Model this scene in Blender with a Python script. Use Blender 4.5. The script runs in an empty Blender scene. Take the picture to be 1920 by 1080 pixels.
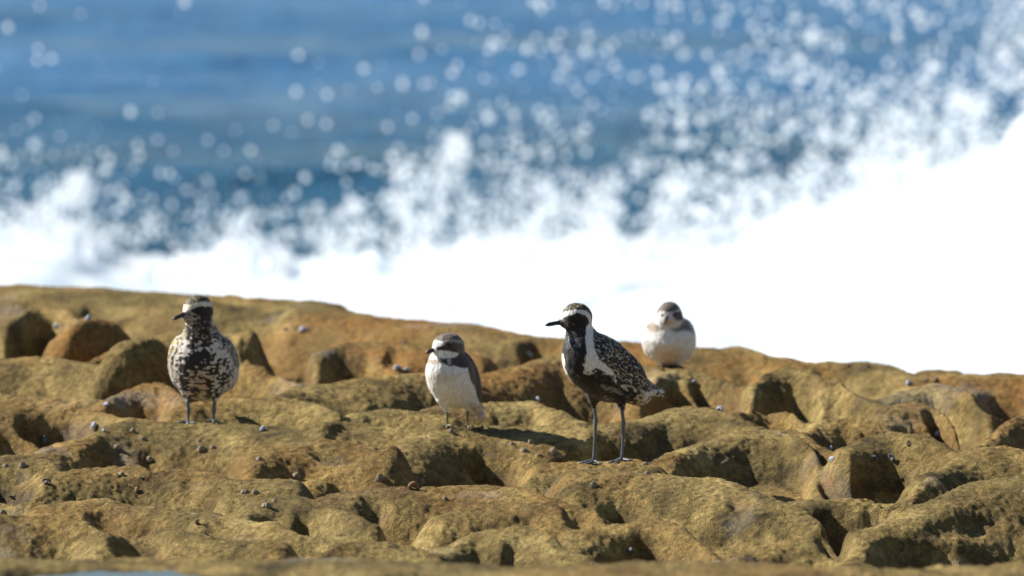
import bpy, math, random
import numpy as np
from mathutils import Vector

# ------------------------------------------------------------------ camera, sky, sun, exposure
S = bpy.context.scene
COL = S.collection
FPX = 15484.0          # focal length in photo pixels (photo 1920 wide)
CAMH = 1.09
PITCH = math.radians(4.0)
SUN_EL = math.radians(37.0)
SUN_AZ = math.radians(21.0)      # 0 = straight from the left, + = from behind the birds

cam = bpy.data.cameras.new('camera')
cam.sensor_width = 36.0
cam.lens = FPX / 1920.0 * 36.0
cam.clip_start = 0.1
cam.clip_end = 9000.0
cam.dof.use_dof = True
cam.dof.focus_distance = 11.5
cam.dof.aperture_fstop = 9.2
camo = bpy.data.objects.new('camera', cam)
camo.location = (0, 0, CAMH)
camo.rotation_euler = (math.radians(90) - PITCH, 0, 0)
COL.objects.link(camo)
S.camera = camo

sund = Vector((-math.cos(SUN_EL) * math.cos(SUN_AZ), math.cos(SUN_EL) * math.sin(SUN_AZ), math.sin(SUN_EL)))
W = bpy.data.worlds.new('World')
S.world = W
W.use_nodes = True
nt = W.node_tree
nt.nodes.clear()
sky = nt.nodes.new('ShaderNodeTexSky')
sky.sky_type = 'NISHITA'
sky.sun_disc = False
sky.sun_elevation = SUN_EL
sky.sun_rotation = math.atan2(sund.x, sund.y)
sky.ozone_density = 2.0
sky.dust_density = 0.4
bg = nt.nodes.new('ShaderNodeBackground')
bg.inputs['Strength'].default_value = 0.052
wo = nt.nodes.new('ShaderNodeOutputWorld')
nt.links.new(sky.outputs[0], bg.inputs[0])
nt.links.new(bg.outputs[0], wo.inputs[0])

sl = bpy.data.lights.new('sun', 'SUN')
sl.energy = 4.9
sl.angle = math.radians(0.53)
sl.color = (1.0, 0.95, 0.87)
so = bpy.data.objects.new('sun', sl)
so.rotation_euler = sund.to_track_quat('Z', 'Y').to_euler()
COL.objects.link(so)

S.view_settings.view_transform = 'Standard'
S.view_settings.look = 'None'
S.view_settings.gamma = 1.0
S.view_settings.exposure = 0.85

# ------------------------------------------------------------------ helpers
def tag(o, label=None, cat=None, group=None, kind=None):
    if label: o['label'] = label
    if cat: o['category'] = cat
    if group: o['group'] = group
    if kind: o['kind'] = kind
    return o

def mesh_from(name, V, Q, mats=(), smooth=True, T=None):
    """V (n,3); Q (m,4) quads and/or T (k,3) triangles"""
    me = bpy.data.meshes.new(name)
    V = np.asarray(V, dtype=np.float32)
    loops, starts, tot = [], [], 0
    if Q is not None and len(Q):
        Q = np.asarray(Q, dtype=np.int32)
        loops.append(Q.ravel()); starts.append(np.arange(len(Q)) * 4); tot += len(Q) * 4
    if T is not None and len(T):
        T = np.asarray(T, dtype=np.int32)
        loops.append(T.ravel()); starts.append(tot + np.arange(len(T)) * 3); tot += len(T) * 3
    loops = np.concatenate(loops).astype(np.int32); starts = np.concatenate(starts).astype(np.int32)
    me.vertices.add(len(V)); me.vertices.foreach_set('co', V.ravel())
    me.loops.add(len(loops)); me.loops.foreach_set('vertex_index', loops)
    me.polygons.add(len(starts)); me.polygons.foreach_set('loop_start', starts)
    me.update(calc_edges=True)
    me.polygons.foreach_set('use_smooth', np.full(len(starts), smooth, dtype=bool))
    for m in mats: me.materials.append(m)
    return me

def link(name, me, parent=None, loc=(0, 0, 0), rot=(0, 0, 0)):
    o = bpy.data.objects.new(name, me)
    o.location = loc; o.rotation_euler = rot
    COL.objects.link(o)
    if parent: o.parent = parent
    return o

def fattr(me, name, a):
    at = me.attributes.new(name, 'FLOAT', 'POINT')
    at.data.foreach_set('value', np.asarray(a, dtype=np.float32).ravel())

def cattr(me, name, rgb):
    at = me.attributes.new(name, 'FLOAT_COLOR', 'POINT')
    c = np.ones((len(rgb), 4), dtype=np.float32); c[:, :3] = rgb
    at.data.foreach_set('color', c.ravel())

def _h(ix, iy, iz, seed):
    n = (ix.astype(np.int64) * 374761393 + iy.astype(np.int64) * 668265263 + iz.astype(np.int64) * 2147483647 + seed * 144665) & 0xFFFFFFFF
    n = ((n ^ (n >> 13)) * 1274126177) & 0xFFFFFFFF
    n = ((n ^ (n >> 16)) * 2246822519) & 0xFFFFFFFF
    return ((n ^ (n >> 15)) & 0xFFFFFF).astype(np.float32) / 16777215.0

def noise3(x, y, z, seed=0):
    xi, yi, zi = np.floor(x), np.floor(y), np.floor(z)
    fx, fy, fz = x - xi, y - yi, z - zi
    fx = fx * fx * fx * (fx * (fx * 6 - 15) + 10); fy = fy * fy * fy * (fy * (fy * 6 - 15) + 10); fz = fz * fz * (3 - 2 * fz)
    xi = xi.astype(np.int64); yi = yi.astype(np.int64); zi = zi.astype(np.int64)
    r = 0
    for a in (0, 1):
        for b in (0, 1):
            for c in (0, 1):
                w = (fx if a else 1 - fx) * (fy if b else 1 - fy) * (fz if c else 1 - fz)
                r = r + w * _h(xi + a, yi + b, zi + c, seed)
    return r * 2 - 1

def noise2(x, y, seed=0):
    xi, yi = np.floor(x), np.floor(y)
    fx, fy = x - xi, y - yi
    fx = fx * fx * fx * (fx * (fx * 6 - 15) + 10); fy = fy * fy * fy * (fy * (fy * 6 - 15) + 10)
    xi = xi.astype(np.int64); yi = yi.astype(np.int64)
    z = np.zeros_like(xi)
    r = 0
    for a in (0, 1):
        for b in (0, 1):
            r = r + (fx if a else 1 - fx) * (fy if b else 1 - fy) * _h(xi + a, yi + b, z, seed)
    return r * 2 - 1

def fbm2(x, y, oct=4, seed=0, gain=0.5):
    r = 0; a = 1.0; t = 0
    for i in range(oct):
        r = r + a * noise2(x * 2 ** i + 17.3 * i, y * 2 ** i + 5.1 * i, seed + i)
        t += a; a *= gain
    return r / t

def sstep(a, b, x):
    t = np.clip((x - a) / (b - a), 0, 1)
    return t * t * (3 - 2 * t)

def inpoly(px, py, poly):
    ins = np.zeros(px.shape, dtype=bool)
    n = len(poly)
    for i in range(n):
        x1, y1 = poly[i]; x2, y2 = poly[(i + 1) % n]
        if y1 == y2: continue
        c = ((y1 > py) != (y2 > py)) & (px < (x2 - x1) * (py - y1) / (y2 - y1) + x1)
        ins ^= c
    return ins

def polydist(px, py, poly):
    """signed distance, positive inside"""
    d = np.full(px.shape, 1e9)
    n = len(poly)
    for i in range(n):
        x1, y1 = poly[i]; x2, y2 = poly[(i + 1) % n]
        ex, ey = x2 - x1, y2 - y1
        L = ex * ex + ey * ey + 1e-12
        t = np.clip(((px - x1) * ex + (py - y1) * ey) / L, 0, 1)
        d = np.minimum(d, (px - x1 - t * ex) ** 2 + (py - y1 - t * ey) ** 2)
    d = np.sqrt(d)
    return np.where(inpoly(px, py, poly), d, -d)

# ------------------------------------------------------------------ node helper
class NT:
    def __init__(s, name):
        s.m = bpy.data.materials.new(name); s.m.use_nodes = True
        s.t = s.m.node_tree; s.t.nodes.clear()
        s.out = s.n('ShaderNodeOutputMaterial')
        s.tc = s.n('ShaderNodeTexCoord')
    def n(s, typ, **k):
        nd = s.t.nodes.new(typ)
        for a, b in k.items(): setattr(nd, a, b)
        return nd
    def l(s, a, b): s.t.links.new(a, b)
    def noise(s, scale, detail=4, rough=0.55, vec=None, dist=0.0):
        nd = s.n('ShaderNodeTexNoise')
        nd.inputs['Scale'].default_value = scale; nd.inputs['Detail'].default_value = detail
        nd.inputs['Roughness'].default_value = rough; nd.inputs['Distortion'].default_value = dist
        s.l(vec or s.tc.outputs['Object'], nd.inputs['Vector'])
        return nd.outputs['Fac']
    def ramp(s, fac, pts, interp='LINEAR'):
        nd = s.n('ShaderNodeValToRGB'); cr = nd.color_ramp; cr.interpolation = interp
        while len(cr.elements) < len(pts): cr.elements.new(0.5)
        for e, (p, c) in zip(cr.elements, pts):
            e.position = p
            e.color = (c, c, c, 1) if isinstance(c, (int, float)) else tuple(c) + (1,)
        s.l(fac, nd.inputs['Fac'])
        return nd.outputs['Color']
    def mix(s, fac, a, b, mode='MIX'):
        nd = s.n('ShaderNodeMix', data_type='RGBA', blend_type=mode)
        for sock, v in ((nd.inputs['Factor'], fac), (nd.inputs['A'], a), (nd.inputs['B'], b)):
            if isinstance(v, (int, float)): sock.default_value = v
            elif isinstance(v, tuple): sock.default_value = v + (1,)
            else: s.l(v, sock)
        return nd.outputs['Result']
    def math(s, op, a, b=0.0, clamp=False):
        nd = s.n('ShaderNodeMath', operation=op, use_clamp=clamp)
        for sock, v in ((nd.inputs[0], a), (nd.inputs[1], b)):
            if isinstance(v, (int, float)): sock.default_value = v
            else: s.l(v, sock)
        return nd.outputs[0]
    def attr(s, name):
        return s.n('ShaderNodeAttribute', attribute_name=name)
    def vmul(s, v):
        nd = s.n('ShaderNodeMapping'); nd.inputs['Scale'].default_value = v
        s.l(s.tc.outputs['Object'], nd.inputs['Vector'])
        return nd.outputs['Vector']
    def bump(s, h, strength, dist, normal=None):
        nd = s.n('ShaderNodeBump'); nd.inputs['Strength'].default_value = strength
        nd.inputs['Distance'].default_value = dist
        s.l(h, nd.inputs['Height'])
        if normal: s.l(normal, nd.inputs['Normal'])
        return nd.outputs['Normal']
    def bsdf(s, color, rough=0.5, normal=None, **k):
        b = s.n('ShaderNodeBsdfPrincipled')
        for sock, v in ((b.inputs['Base Color'], color), (b.inputs['Roughness'], rough)):
            if isinstance(v, (int, float)): sock.default_value = v
            elif isinstance(v, tuple): sock.default_value = v + (1,)
            else: s.l(v, sock)
        if normal: s.l(normal, b.inputs['Normal'])
        for a, v in k.items():
            sock = b.inputs[a.replace('_', ' ')]
            if isinstance(v, (int, float, tuple)): sock.default_value = v
            else: s.l(v, sock)
        s.l(b.outputs[0], s.out.inputs['Surface'])
        return b

# ------------------------------------------------------------------ projection between photo pixels and the place
FW = np.array([0, math.cos(PITCH), -math.sin(PITCH)])
UP = np.array([0, math.sin(PITCH), math.cos(PITCH)])
def ray(u, v):
    d = FW * FPX + np.array([1.0, 0, 0]) * (u - 960) - UP * (v - 540)
    return d / d[1]             # per metre of y
def pt_y(u, v, y):
    r = ray(u, v); return np.array([r[0] * y, y, CAMH + r[2] * y])
def pt_z(u, v, z):
    r = ray(u, v); y = (z - CAMH) / r[2]; return np.array([r[0] * y, y, z])
def v_of(p):
    q = np.array(p) - np.array([0, 0, CAMH]); dz = q @ FW
    return 960 + q[0] / dz * FPX, 540 - (q @ UP) / dz * FPX

# ------------------------------------------------------------------ the weathered rock platform
#  each ridge: crest height, share of the outline taken up as height, front length, back length, crest outline
RIDGES = [
 (0.03, .7, .55, .5, [(-700,545),(-300,530),(-60,538),(0,540),(60,540),(100,543),(160,543),(230,547),(300,555),(340,560),(400,560),(430,557),(500,567),(560,571),(615,572),(640,580),(655,594)]),
 (0.02, .5, .5, .5, [(560,580),(620,586),(660,591),(735,603),(800,605),(850,609),(900,616),(950,627),(985,635),(1060,650)]),
 (0.01, .5, .4, .4, [(880,655),(910,643),(960,636),(1000,635),(1060,640),(1110,645),(1175,647),(1210,650),(1260,655),(1300,659),(1365,661),(1392,656),(1420,663),(1445,674),(1480,674),(1520,682),(1560,684),(1610,684),(1660,690),(1700,703),(1725,713)]),
 (-.02, .9, .2, .2, [(1700,710),(1735,694),(1765,690),(1800,697),(1828,712)]),
 (0.0, .5, .4, .5, [(1700,722),(1790,713),(1850,708),(1890,706),(1960,710),(2200,715),(2700,730)]),
 (0.05, .5, .22, .10, [(20,600),(45,587),(67,574),(110,573),(133,582),(152,597)]),
 (0.05, .6, .22, .15, [(-300,665),(-40,675),(0,672),(100,671),(166,683),(217,693),(263,710),(275,724)]),
 (0.05, .6, .22, .15, [(165,684),(200,667),(250,647),(300,627),(333,622),(400,622),(440,624),(475,630)]),
 (0.045, .6, .2, .12, [(400,672),(440,675),(480,682),(530,698),(565,716)]),
 (0.05, .5, .25, .2, [(515,746),(550,726),(600,718),(700,710),(780,700),(840,697)]),
 (0.05, .5, .35, .2, [(860,722),(900,707),(967,687),(1050,660),(1110,658),(1180,670),(1230,690)]),
 (0.045, .6, .25, .12, [(600,662),(640,645),(690,640),(740,655),(800,655),(860,652),(900,665)]),
 (0.03, .6, .12, .1, [(-300,740),(0,743),(100,745),(160,748),(190,756)]),
 (0.035, .7, .2, .12, [(165,772),(200,750),(233,733),(267,723),(300,723),(327,737),(347,757)]),
 (0.035, .6, .2, .14, [(350,765),(393,750),(467,747),(550,748),(593,760),(633,777)]),
 (0.03, .5, .25, .12, [(-300,770),(-40,765),(27,762),(67,765),(133,763),(200,775),(235,790)]),
 (0.035, .6, .18, .12, [(610,800),(650,780),(700,768),(750,768),(817,777),(850,788)]),
 (0.04, .6, .2, .12, [(785,772),(817,762),(867,757),(917,753),(1000,747),(1020,757),(1060,773),(1090,794)]),
 (0.02, .5, .30, .15, [(45,862),(67,847),(127,830),(167,820),(200,800),(240,790),(300,787),(367,788),(433,795),(493,803),(560,811),(620,808),(700,803),(770,803),(820,810)]),
 (0.02, .5, .3, .12, [(-400,850),(0,858),(60,862),(110,866)]),
 (0.02, .5, .28, .14, [(590,892),(620,884),(667,863),(717,843),(750,830),(800,820),(850,806),(900,801),(960,800),(1050,800),(1110,806)]),
 (0.03, .6, .24, .12, [(480,850),(540,832),(600,825),(660,830),(730,834)]),
 (0.0, .4, .25, .12, [(1010,868),(1060,866),(1113,862),(1170,868),(1230,878)]),
 (0.045, .6, .22, .14, [(1205,748),(1216,735),(1232,705),(1266,689),(1307,691),(1353,706),(1395,722)]),
 (0.05, .6, .2, .14, [(1405,722),(1437,697),(1478,687),(1516,697),(1537,711),(1574,712),(1600,728),(1628,745),(1670,759)]),
 (0.035, .6, .2, .14, [(1640,750),(1703,728),(1745,720),(1787,728),(1845,751)]),
 (0.03, .6, .16, .14, [(1380,780),(1412,772),(1474,772),(1516,787)]),
 (0.04, .7, .24, .14, [(1494,808),(1528,787),(1578,768),(1620,767),(1662,766),(1703,753),(1724,751),(1749,757),(1787,787),(1826,850)]),
 (0.03, .5, .25, .14, [(1815,838),(1862,812),(1891,795),(1935,770),(2100,750),(2500,760)]),
 (0.035, .6, .28, .14, [(1120,800),(1170,790),(1228,778),(1257,766),(1299,757),(1345,764),(1412,787),(1453,799),(1495,807),(1537,828),(1578,853)]),
 (0.02, .6, .2, .1, [(1260,850),(1330,822),(1400,808),(1470,808),(1520,830),(1545,860)]),
 (0.03, .6, .2, .14, [(1590,838),(1630,820),(1680,812),(1745,822),(1806,850)]),
 (0.03, .6, .26, .14, [(1735,900),(1787,859),(1828,845),(1891,842),(1960,850),(2100,870),(2500,880)]),
 (0.03, .6, .3, .14, [(1080,884),(1120,880),(1203,888),(1287,897),(1370,905),(1445,934),(1516,951),(1557,988),(1592,1030)]),
 (0.02, .5, .16, .1, [(1500,938),(1560,930),(1620,934),(1690,925),(1745,893)]),
 (0.05, .7, .3, .16, [(1610,996),(1640,975),(1662,960),(1745,938),(1807,913),(1920,890),(2100,880),(2500,900)]),
 (0.03, .6, .25, .12, [(-400,880),(0,890),(90,893),(160,880),(260,870),(360,880),(430,900),(560,905)]),
 (0.03, .5, .22, .12, [(560,950),(617,927),(733,920),(833,913),(917,913),(983,920),(1033,937),(1070,948),(1133,960)]),
 (0.03, .6, .18, .12, [(470,950),(510,935),(550,927),(617,948),(667,966),(705,984)]),
 (0.02, .6, .2, .12, [(380,972),(440,968),(500,983),(550,992),(617,1000),(683,1007),(720,1020)]),
 (0.02, .6, .2, .12, [(80,950),(200,935),(300,948),(380,960),(440,975)]),
 (0.03, .6, .2, .12, [(-400,960),(0,967),(50,970),(150,966),(190,977),(217,996)]),
 (0.02, .6, .2, .12, [(200,1000),(280,990),(340,993),(420,1010),(520,1020)]),
 (0.03, .6, .16, .1, [(600,1040),(650,1018),(700,1013),(767,1023),(822,1040)]),
 (0.035, .6, .16, .1, [(933,1000),(950,993),(973,990),(1000,993),(1024,1009)]),
 (0.03, .6, .18, .1, [(825,1038),(873,1010),(917,995),(947,1003),(1000,1018),(1093,1040),(1140,1066)]),
 (0.03, .6, .2, .12, [(840,965),(900,950),(980,945),(1040,950),(1100,975),(1150,985)]),
 (0.03, .7, .2, .12, [(1080,996),(1120,985),(1162,967),(1203,965),(1257,980),(1303,1005),(1348,1052)]),
 (0.03, .6, .2, .12, [(1345,1064),(1380,1042),(1412,1026),(1474,1009),(1528,1007),(1557,1026),(1604,1046)]),
 (0.02, .5, .2, .12, [(1590,1050),(1680,1062),(1800,1068),(1950,1060),(2500,1060)]),
]
#  each pit: depth, wall width, outline on the photo, darkness of the growth and painted shade inside
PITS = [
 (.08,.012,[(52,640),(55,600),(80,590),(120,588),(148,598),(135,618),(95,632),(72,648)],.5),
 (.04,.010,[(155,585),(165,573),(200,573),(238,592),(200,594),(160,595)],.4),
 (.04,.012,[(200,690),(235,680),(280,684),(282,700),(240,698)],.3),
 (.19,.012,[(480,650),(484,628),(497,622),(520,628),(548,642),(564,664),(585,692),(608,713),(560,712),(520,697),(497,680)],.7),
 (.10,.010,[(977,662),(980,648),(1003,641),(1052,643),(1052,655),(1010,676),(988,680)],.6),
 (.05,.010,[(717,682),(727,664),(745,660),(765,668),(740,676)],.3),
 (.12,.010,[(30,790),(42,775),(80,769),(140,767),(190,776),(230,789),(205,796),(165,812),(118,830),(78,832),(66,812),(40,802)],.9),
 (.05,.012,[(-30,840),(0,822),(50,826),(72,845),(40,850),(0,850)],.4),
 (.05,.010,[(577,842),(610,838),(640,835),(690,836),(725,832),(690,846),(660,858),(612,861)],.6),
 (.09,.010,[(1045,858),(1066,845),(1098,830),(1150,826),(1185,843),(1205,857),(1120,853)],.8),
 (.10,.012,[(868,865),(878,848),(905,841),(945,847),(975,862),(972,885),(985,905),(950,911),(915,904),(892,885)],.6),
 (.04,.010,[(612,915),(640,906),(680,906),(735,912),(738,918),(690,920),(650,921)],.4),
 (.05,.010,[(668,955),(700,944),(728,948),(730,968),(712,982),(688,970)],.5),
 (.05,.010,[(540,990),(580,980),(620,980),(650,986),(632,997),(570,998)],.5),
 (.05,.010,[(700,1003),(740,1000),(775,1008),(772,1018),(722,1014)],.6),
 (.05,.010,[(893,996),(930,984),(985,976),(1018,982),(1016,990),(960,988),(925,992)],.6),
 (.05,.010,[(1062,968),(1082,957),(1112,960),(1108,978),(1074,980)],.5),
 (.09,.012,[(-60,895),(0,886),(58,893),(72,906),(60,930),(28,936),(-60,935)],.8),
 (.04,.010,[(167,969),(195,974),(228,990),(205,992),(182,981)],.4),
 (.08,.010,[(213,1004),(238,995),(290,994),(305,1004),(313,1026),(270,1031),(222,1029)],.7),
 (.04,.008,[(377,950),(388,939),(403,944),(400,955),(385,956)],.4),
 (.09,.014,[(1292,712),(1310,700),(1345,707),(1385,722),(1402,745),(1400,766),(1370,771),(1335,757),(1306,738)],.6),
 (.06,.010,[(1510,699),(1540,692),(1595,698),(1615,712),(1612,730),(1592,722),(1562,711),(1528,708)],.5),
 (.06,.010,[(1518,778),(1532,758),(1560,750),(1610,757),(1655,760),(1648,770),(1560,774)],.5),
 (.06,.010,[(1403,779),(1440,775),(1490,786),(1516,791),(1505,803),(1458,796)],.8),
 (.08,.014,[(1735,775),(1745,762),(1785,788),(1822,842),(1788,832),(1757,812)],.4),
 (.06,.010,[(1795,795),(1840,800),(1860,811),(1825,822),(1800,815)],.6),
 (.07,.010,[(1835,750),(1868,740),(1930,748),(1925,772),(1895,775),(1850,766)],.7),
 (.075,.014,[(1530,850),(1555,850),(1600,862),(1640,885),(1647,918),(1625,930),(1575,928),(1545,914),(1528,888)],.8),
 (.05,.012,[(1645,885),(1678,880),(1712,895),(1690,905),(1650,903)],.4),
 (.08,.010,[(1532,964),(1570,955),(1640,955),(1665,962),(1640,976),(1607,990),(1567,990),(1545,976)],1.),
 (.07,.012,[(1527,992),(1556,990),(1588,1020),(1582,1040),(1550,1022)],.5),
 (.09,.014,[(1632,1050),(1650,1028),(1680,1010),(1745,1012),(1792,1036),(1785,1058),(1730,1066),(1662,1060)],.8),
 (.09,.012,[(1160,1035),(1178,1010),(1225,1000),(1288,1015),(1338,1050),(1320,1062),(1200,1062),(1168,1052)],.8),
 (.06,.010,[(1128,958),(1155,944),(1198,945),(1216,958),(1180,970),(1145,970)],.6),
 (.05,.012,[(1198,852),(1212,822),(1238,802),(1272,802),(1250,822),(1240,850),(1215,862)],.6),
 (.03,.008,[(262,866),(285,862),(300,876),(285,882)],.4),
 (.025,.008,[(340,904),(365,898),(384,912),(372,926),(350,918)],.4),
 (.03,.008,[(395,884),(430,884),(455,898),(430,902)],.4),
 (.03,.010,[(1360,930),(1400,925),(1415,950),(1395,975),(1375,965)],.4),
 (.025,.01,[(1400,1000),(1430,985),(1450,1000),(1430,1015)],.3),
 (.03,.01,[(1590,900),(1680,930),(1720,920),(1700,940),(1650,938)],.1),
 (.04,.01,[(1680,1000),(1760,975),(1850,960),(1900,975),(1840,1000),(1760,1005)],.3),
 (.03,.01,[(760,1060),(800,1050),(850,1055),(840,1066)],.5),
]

# non-uniform grid: fine where the telephoto looks, coarse around it
def axis(parts):
    out = []
    for a, b, n in parts: out.append(np.linspace(a, b, n, endpoint=False))
    return np.concatenate(out)
gx = np.concatenate([-(np.geomspace(1.02, 22, 50)[::-1])[:-1], np.arange(-1.02, 1.0201, 0.0025), np.geomspace(1.02, 22, 50)[1:]])
gy = np.concatenate([np.linspace(-6, 8.2, 60, endpoint=False), np.linspace(8.2, 10.1, 90, endpoint=False),
                     np.concatenate([np.arange(10.1, 13.2, 0.0034), np.arange(13.2, 15.2, .006)]), np.linspace(15.2, 17.5, 60, endpoint=False), np.linspace(17.5, 24, 20)])
X, Y = np.meshgrid(gx, gy)          # rows = y

def smax(a, b, k):
    h = np.clip(k - np.abs(a - b), 0, None) / k
    return np.maximum(a, b) + h * h * k * 0.25

wx = X + 0.012 * fbm2(X * 9, Y * 5, 3, 11)
wy = Y + 0.05 * fbm2(X * 8, Y * 4, 3, 21)
floor = -0.05 + 0.012 * fbm2(X * 5, Y * 2.5, 4, 3)
# towards the back the ground falls away behind the skyline
Z = floor.copy()
Z = np.where((Y < 10.3) | (np.abs(X) > 1.3), floor + 0.04 * fbm2(X * 3.1, Y * 2.0, 5, 5) + 0.02, Z)

def ridge(zt, al, Lf, Lb, pts, Hd=None):
    global Z
    p = np.array(pts, float)
    vt = p[:, 1].min()
    mm = 0.8e-3
    zs = zt - al * (p[:, 1] - vt) * mm * 0.8
    P = np.array([pt_z(u, v, z) for (u, v), z in zip(pts, zs)])
    x0, x1 = P[0, 0], P[-1, 0]
    m = (gx > x0 - 0.14) & (gx < x1 + 0.12)
    xs = np.linspace(x0, x1, 400)
    d = np.interp(xs, P[:, 0], P[:, 1]); zz = np.interp(xs, P[:, 0], P[:, 2])
    k = max(3, int(0.018 / max((x1 - x0) / 400, 1e-6))) | 1
    k = min(k, 41)
    ker = np.hanning(k + 2)[1:-1]; ker /= ker.sum()
    pad = k // 2
    d = np.convolve(np.pad(d, pad, 'edge'), ker, 'valid'); zz = np.convolve(np.pad(zz, pad, 'edge'), ker, 'valid')
    c0, c1 = np.where(m)[0][[0, -1]]
    yc0, yc1 = d.min() - Lf * 2.2 - .1, d.max() + Lb * 2.2 + .1
    rr = np.where((gy > yc0) & (gy < yc1))[0]; r0, r1 = rr[0], rr[-1]
    sl = (slice(r0, r1 + 1), slice(c0, c1 + 1))
    x = wx[sl]; y = Y[sl] + 0.25 * (wy[sl] - Y[sl])
    yc = np.interp(x, xs, d); zc = np.interp(x, xs, zz)
    t = yc - y
    H = 0.055
    tt = np.where(t > 0, t / Lf, -t / Lb)
    drop = H * np.where(t > 0, np.abs(tt / .84) ** 2.4 * 1.5, (tt / .9) ** 2) * (1 + 0.35 * fbm2(x * 9, y * 5, 3, 31))
    ex = np.where(x < x0, (x0 - x) / 0.05, np.where(x > x1, (x - x1) / 0.035, 0))
    drop = drop + 0.045 * ex ** 2
    Z[sl] = smax(Z[sl], zc - drop, 0.008)

for r in RIDGES: ridge(*r)
# free-standing humps: (u of the middle, distance, half length, half width, plan direction, v of the top, base height)
for (_u, _y, _a, _b, _dx, _dy, _v, _zb) in ((163, 13.72, .18, .078, .38, .925, 588, -.05), (472, 13.35, .16, .078, .40, .917, 622, -.07), (262, 13.05, .16, .075, .5, .86, 640, -.05)):
    _c = pt_y(_u, _v, _y)
    _p = ((wx - _c[0]) * _dx + (Y - _y) * _dy) / _a; _q = ((wx - _c[0]) * _dy - (Y - _y) * _dx) / _b
    _r2 = _p ** 2 + _q ** 2 + .15 * fbm2(X * 14, Y * 7, 2, 101)
    _d = _zb + (_c[2] - _zb) * np.clip(1 - _r2, 0, 1) ** .55
    Z = np.where(_r2 < 1, smax(Z, _d, .006), Z)

# organic relief
def relief():
    a = 0.0065 * fbm2(X * 10, Y * 5, 3, 41) + 0.0022 * fbm2(X * 32, Y * 18, 3, 51) + (0.0010 * fbm2(X * 62, Y * 45, 2, 61) + 0.0012 * noise2(X * 125, Y * 100, 62) + 0.0012 * noise2(X * 230, Y * 190, 63)) * (.85 + 1.0 * np.clip(fbm2(X * 8, Y * 6, 3, 64), 0, 1))
    return a
# near raised shelf in front of the focus plane (the soft strip along the foot of the picture)
ynear = 9.35 + 0.05 * fbm2(X * 3, Y * 0 + 1.0, 2, 71)
zn_line = CAMH - 9.2 * 0.1021
shelf = (CAMH - ynear * np.tan(PITCH + math.atan((1043 - 540) / FPX))) + 0.006 * fbm2(X * 4, Y * 3, 4, 72)
shelf = shelf - 0.012 * np.clip((X + 0.2) / 0.8, 0, 1) - 0.02 * np.clip((ynear - Y), 0, 3) ** 1.0 * 0.3
wsh = 1 - sstep(-0.02, 0.28, Y - ynear)
Z = np.where(Y < ynear + 0.4, Z * (1 - wsh) + np.maximum(Z, shelf) * wsh, Z)

def hz(x, y, A=None):
    A = Z if A is None else A
    i = np.clip(np.searchsorted(gx, x) - 1, 0, len(gx) - 2); j = np.clip(np.searchsorted(gy, y) - 1, 0, len(gy) - 2)
    fx = (x - gx[i]) / (gx[i + 1] - gx[i]); fy = (y - gy[j]) / (gy[j + 1] - gy[j])
    return (A[j, i] * (1 - fx) + A[j, i + 1] * fx) * (1 - fy) + (A[j + 1, i] * (1 - fx) + A[j + 1, i + 1] * fx) * fy

def unproject(u, v, y0=9.8):
    r = ray(u, v)
    ys = np.arange(y0, 17.0, 0.004)
    h = hz(r[0] * ys, ys)
    hit = np.where(CAMH + r[2] * ys < h)[0]
    if not len(hit): return None
    y = ys[hit[0]]
    return np.array([r[0] * y, y, hz(r[0] * y, y)])

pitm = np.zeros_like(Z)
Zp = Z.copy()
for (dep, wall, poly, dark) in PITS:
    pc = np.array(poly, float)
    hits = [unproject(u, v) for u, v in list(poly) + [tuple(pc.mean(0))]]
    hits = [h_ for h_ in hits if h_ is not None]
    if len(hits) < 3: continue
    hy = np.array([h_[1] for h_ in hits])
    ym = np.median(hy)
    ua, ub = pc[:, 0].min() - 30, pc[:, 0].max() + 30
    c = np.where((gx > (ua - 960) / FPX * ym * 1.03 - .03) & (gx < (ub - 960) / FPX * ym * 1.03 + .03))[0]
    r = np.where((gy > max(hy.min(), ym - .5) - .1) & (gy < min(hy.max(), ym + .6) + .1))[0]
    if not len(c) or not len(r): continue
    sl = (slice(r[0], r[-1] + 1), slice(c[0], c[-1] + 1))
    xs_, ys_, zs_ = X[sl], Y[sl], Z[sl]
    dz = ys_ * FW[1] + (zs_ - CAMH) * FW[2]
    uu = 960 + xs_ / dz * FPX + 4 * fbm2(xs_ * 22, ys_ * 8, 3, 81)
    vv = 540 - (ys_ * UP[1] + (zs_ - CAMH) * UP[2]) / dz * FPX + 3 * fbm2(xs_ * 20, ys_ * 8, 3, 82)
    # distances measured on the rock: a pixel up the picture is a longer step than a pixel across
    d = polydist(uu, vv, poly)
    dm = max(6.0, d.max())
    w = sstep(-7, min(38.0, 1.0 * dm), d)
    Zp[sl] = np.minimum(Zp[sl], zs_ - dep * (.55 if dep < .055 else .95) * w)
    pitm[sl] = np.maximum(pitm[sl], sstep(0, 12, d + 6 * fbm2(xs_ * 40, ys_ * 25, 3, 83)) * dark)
D = Zp - Z
def blur(A, n, ax):
    k = np.hanning(2 * n + 3)[1:-1]; k /= k.sum()
    out = np.zeros_like(A)
    for i, w_ in enumerate(k): out += w_ * np.roll(A, i - n, axis=ax)
    return out
D = blur(blur(D, 4, 1), 9, 0)
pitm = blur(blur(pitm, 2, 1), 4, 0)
Z = Z + D
for it in range(2):
    Zs = Z.copy()
    Zs[1:-1, 1:-1] = (Z[1:-1, 1:-1] * 2 + Z[:-2, 1:-1] + Z[2:, 1:-1] + Z[1:-1, :-2] + Z[1:-1, 2:]) / 6
    Z = Zs
Z = blur(blur(Z, 1, 1), 2, 0)
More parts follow.
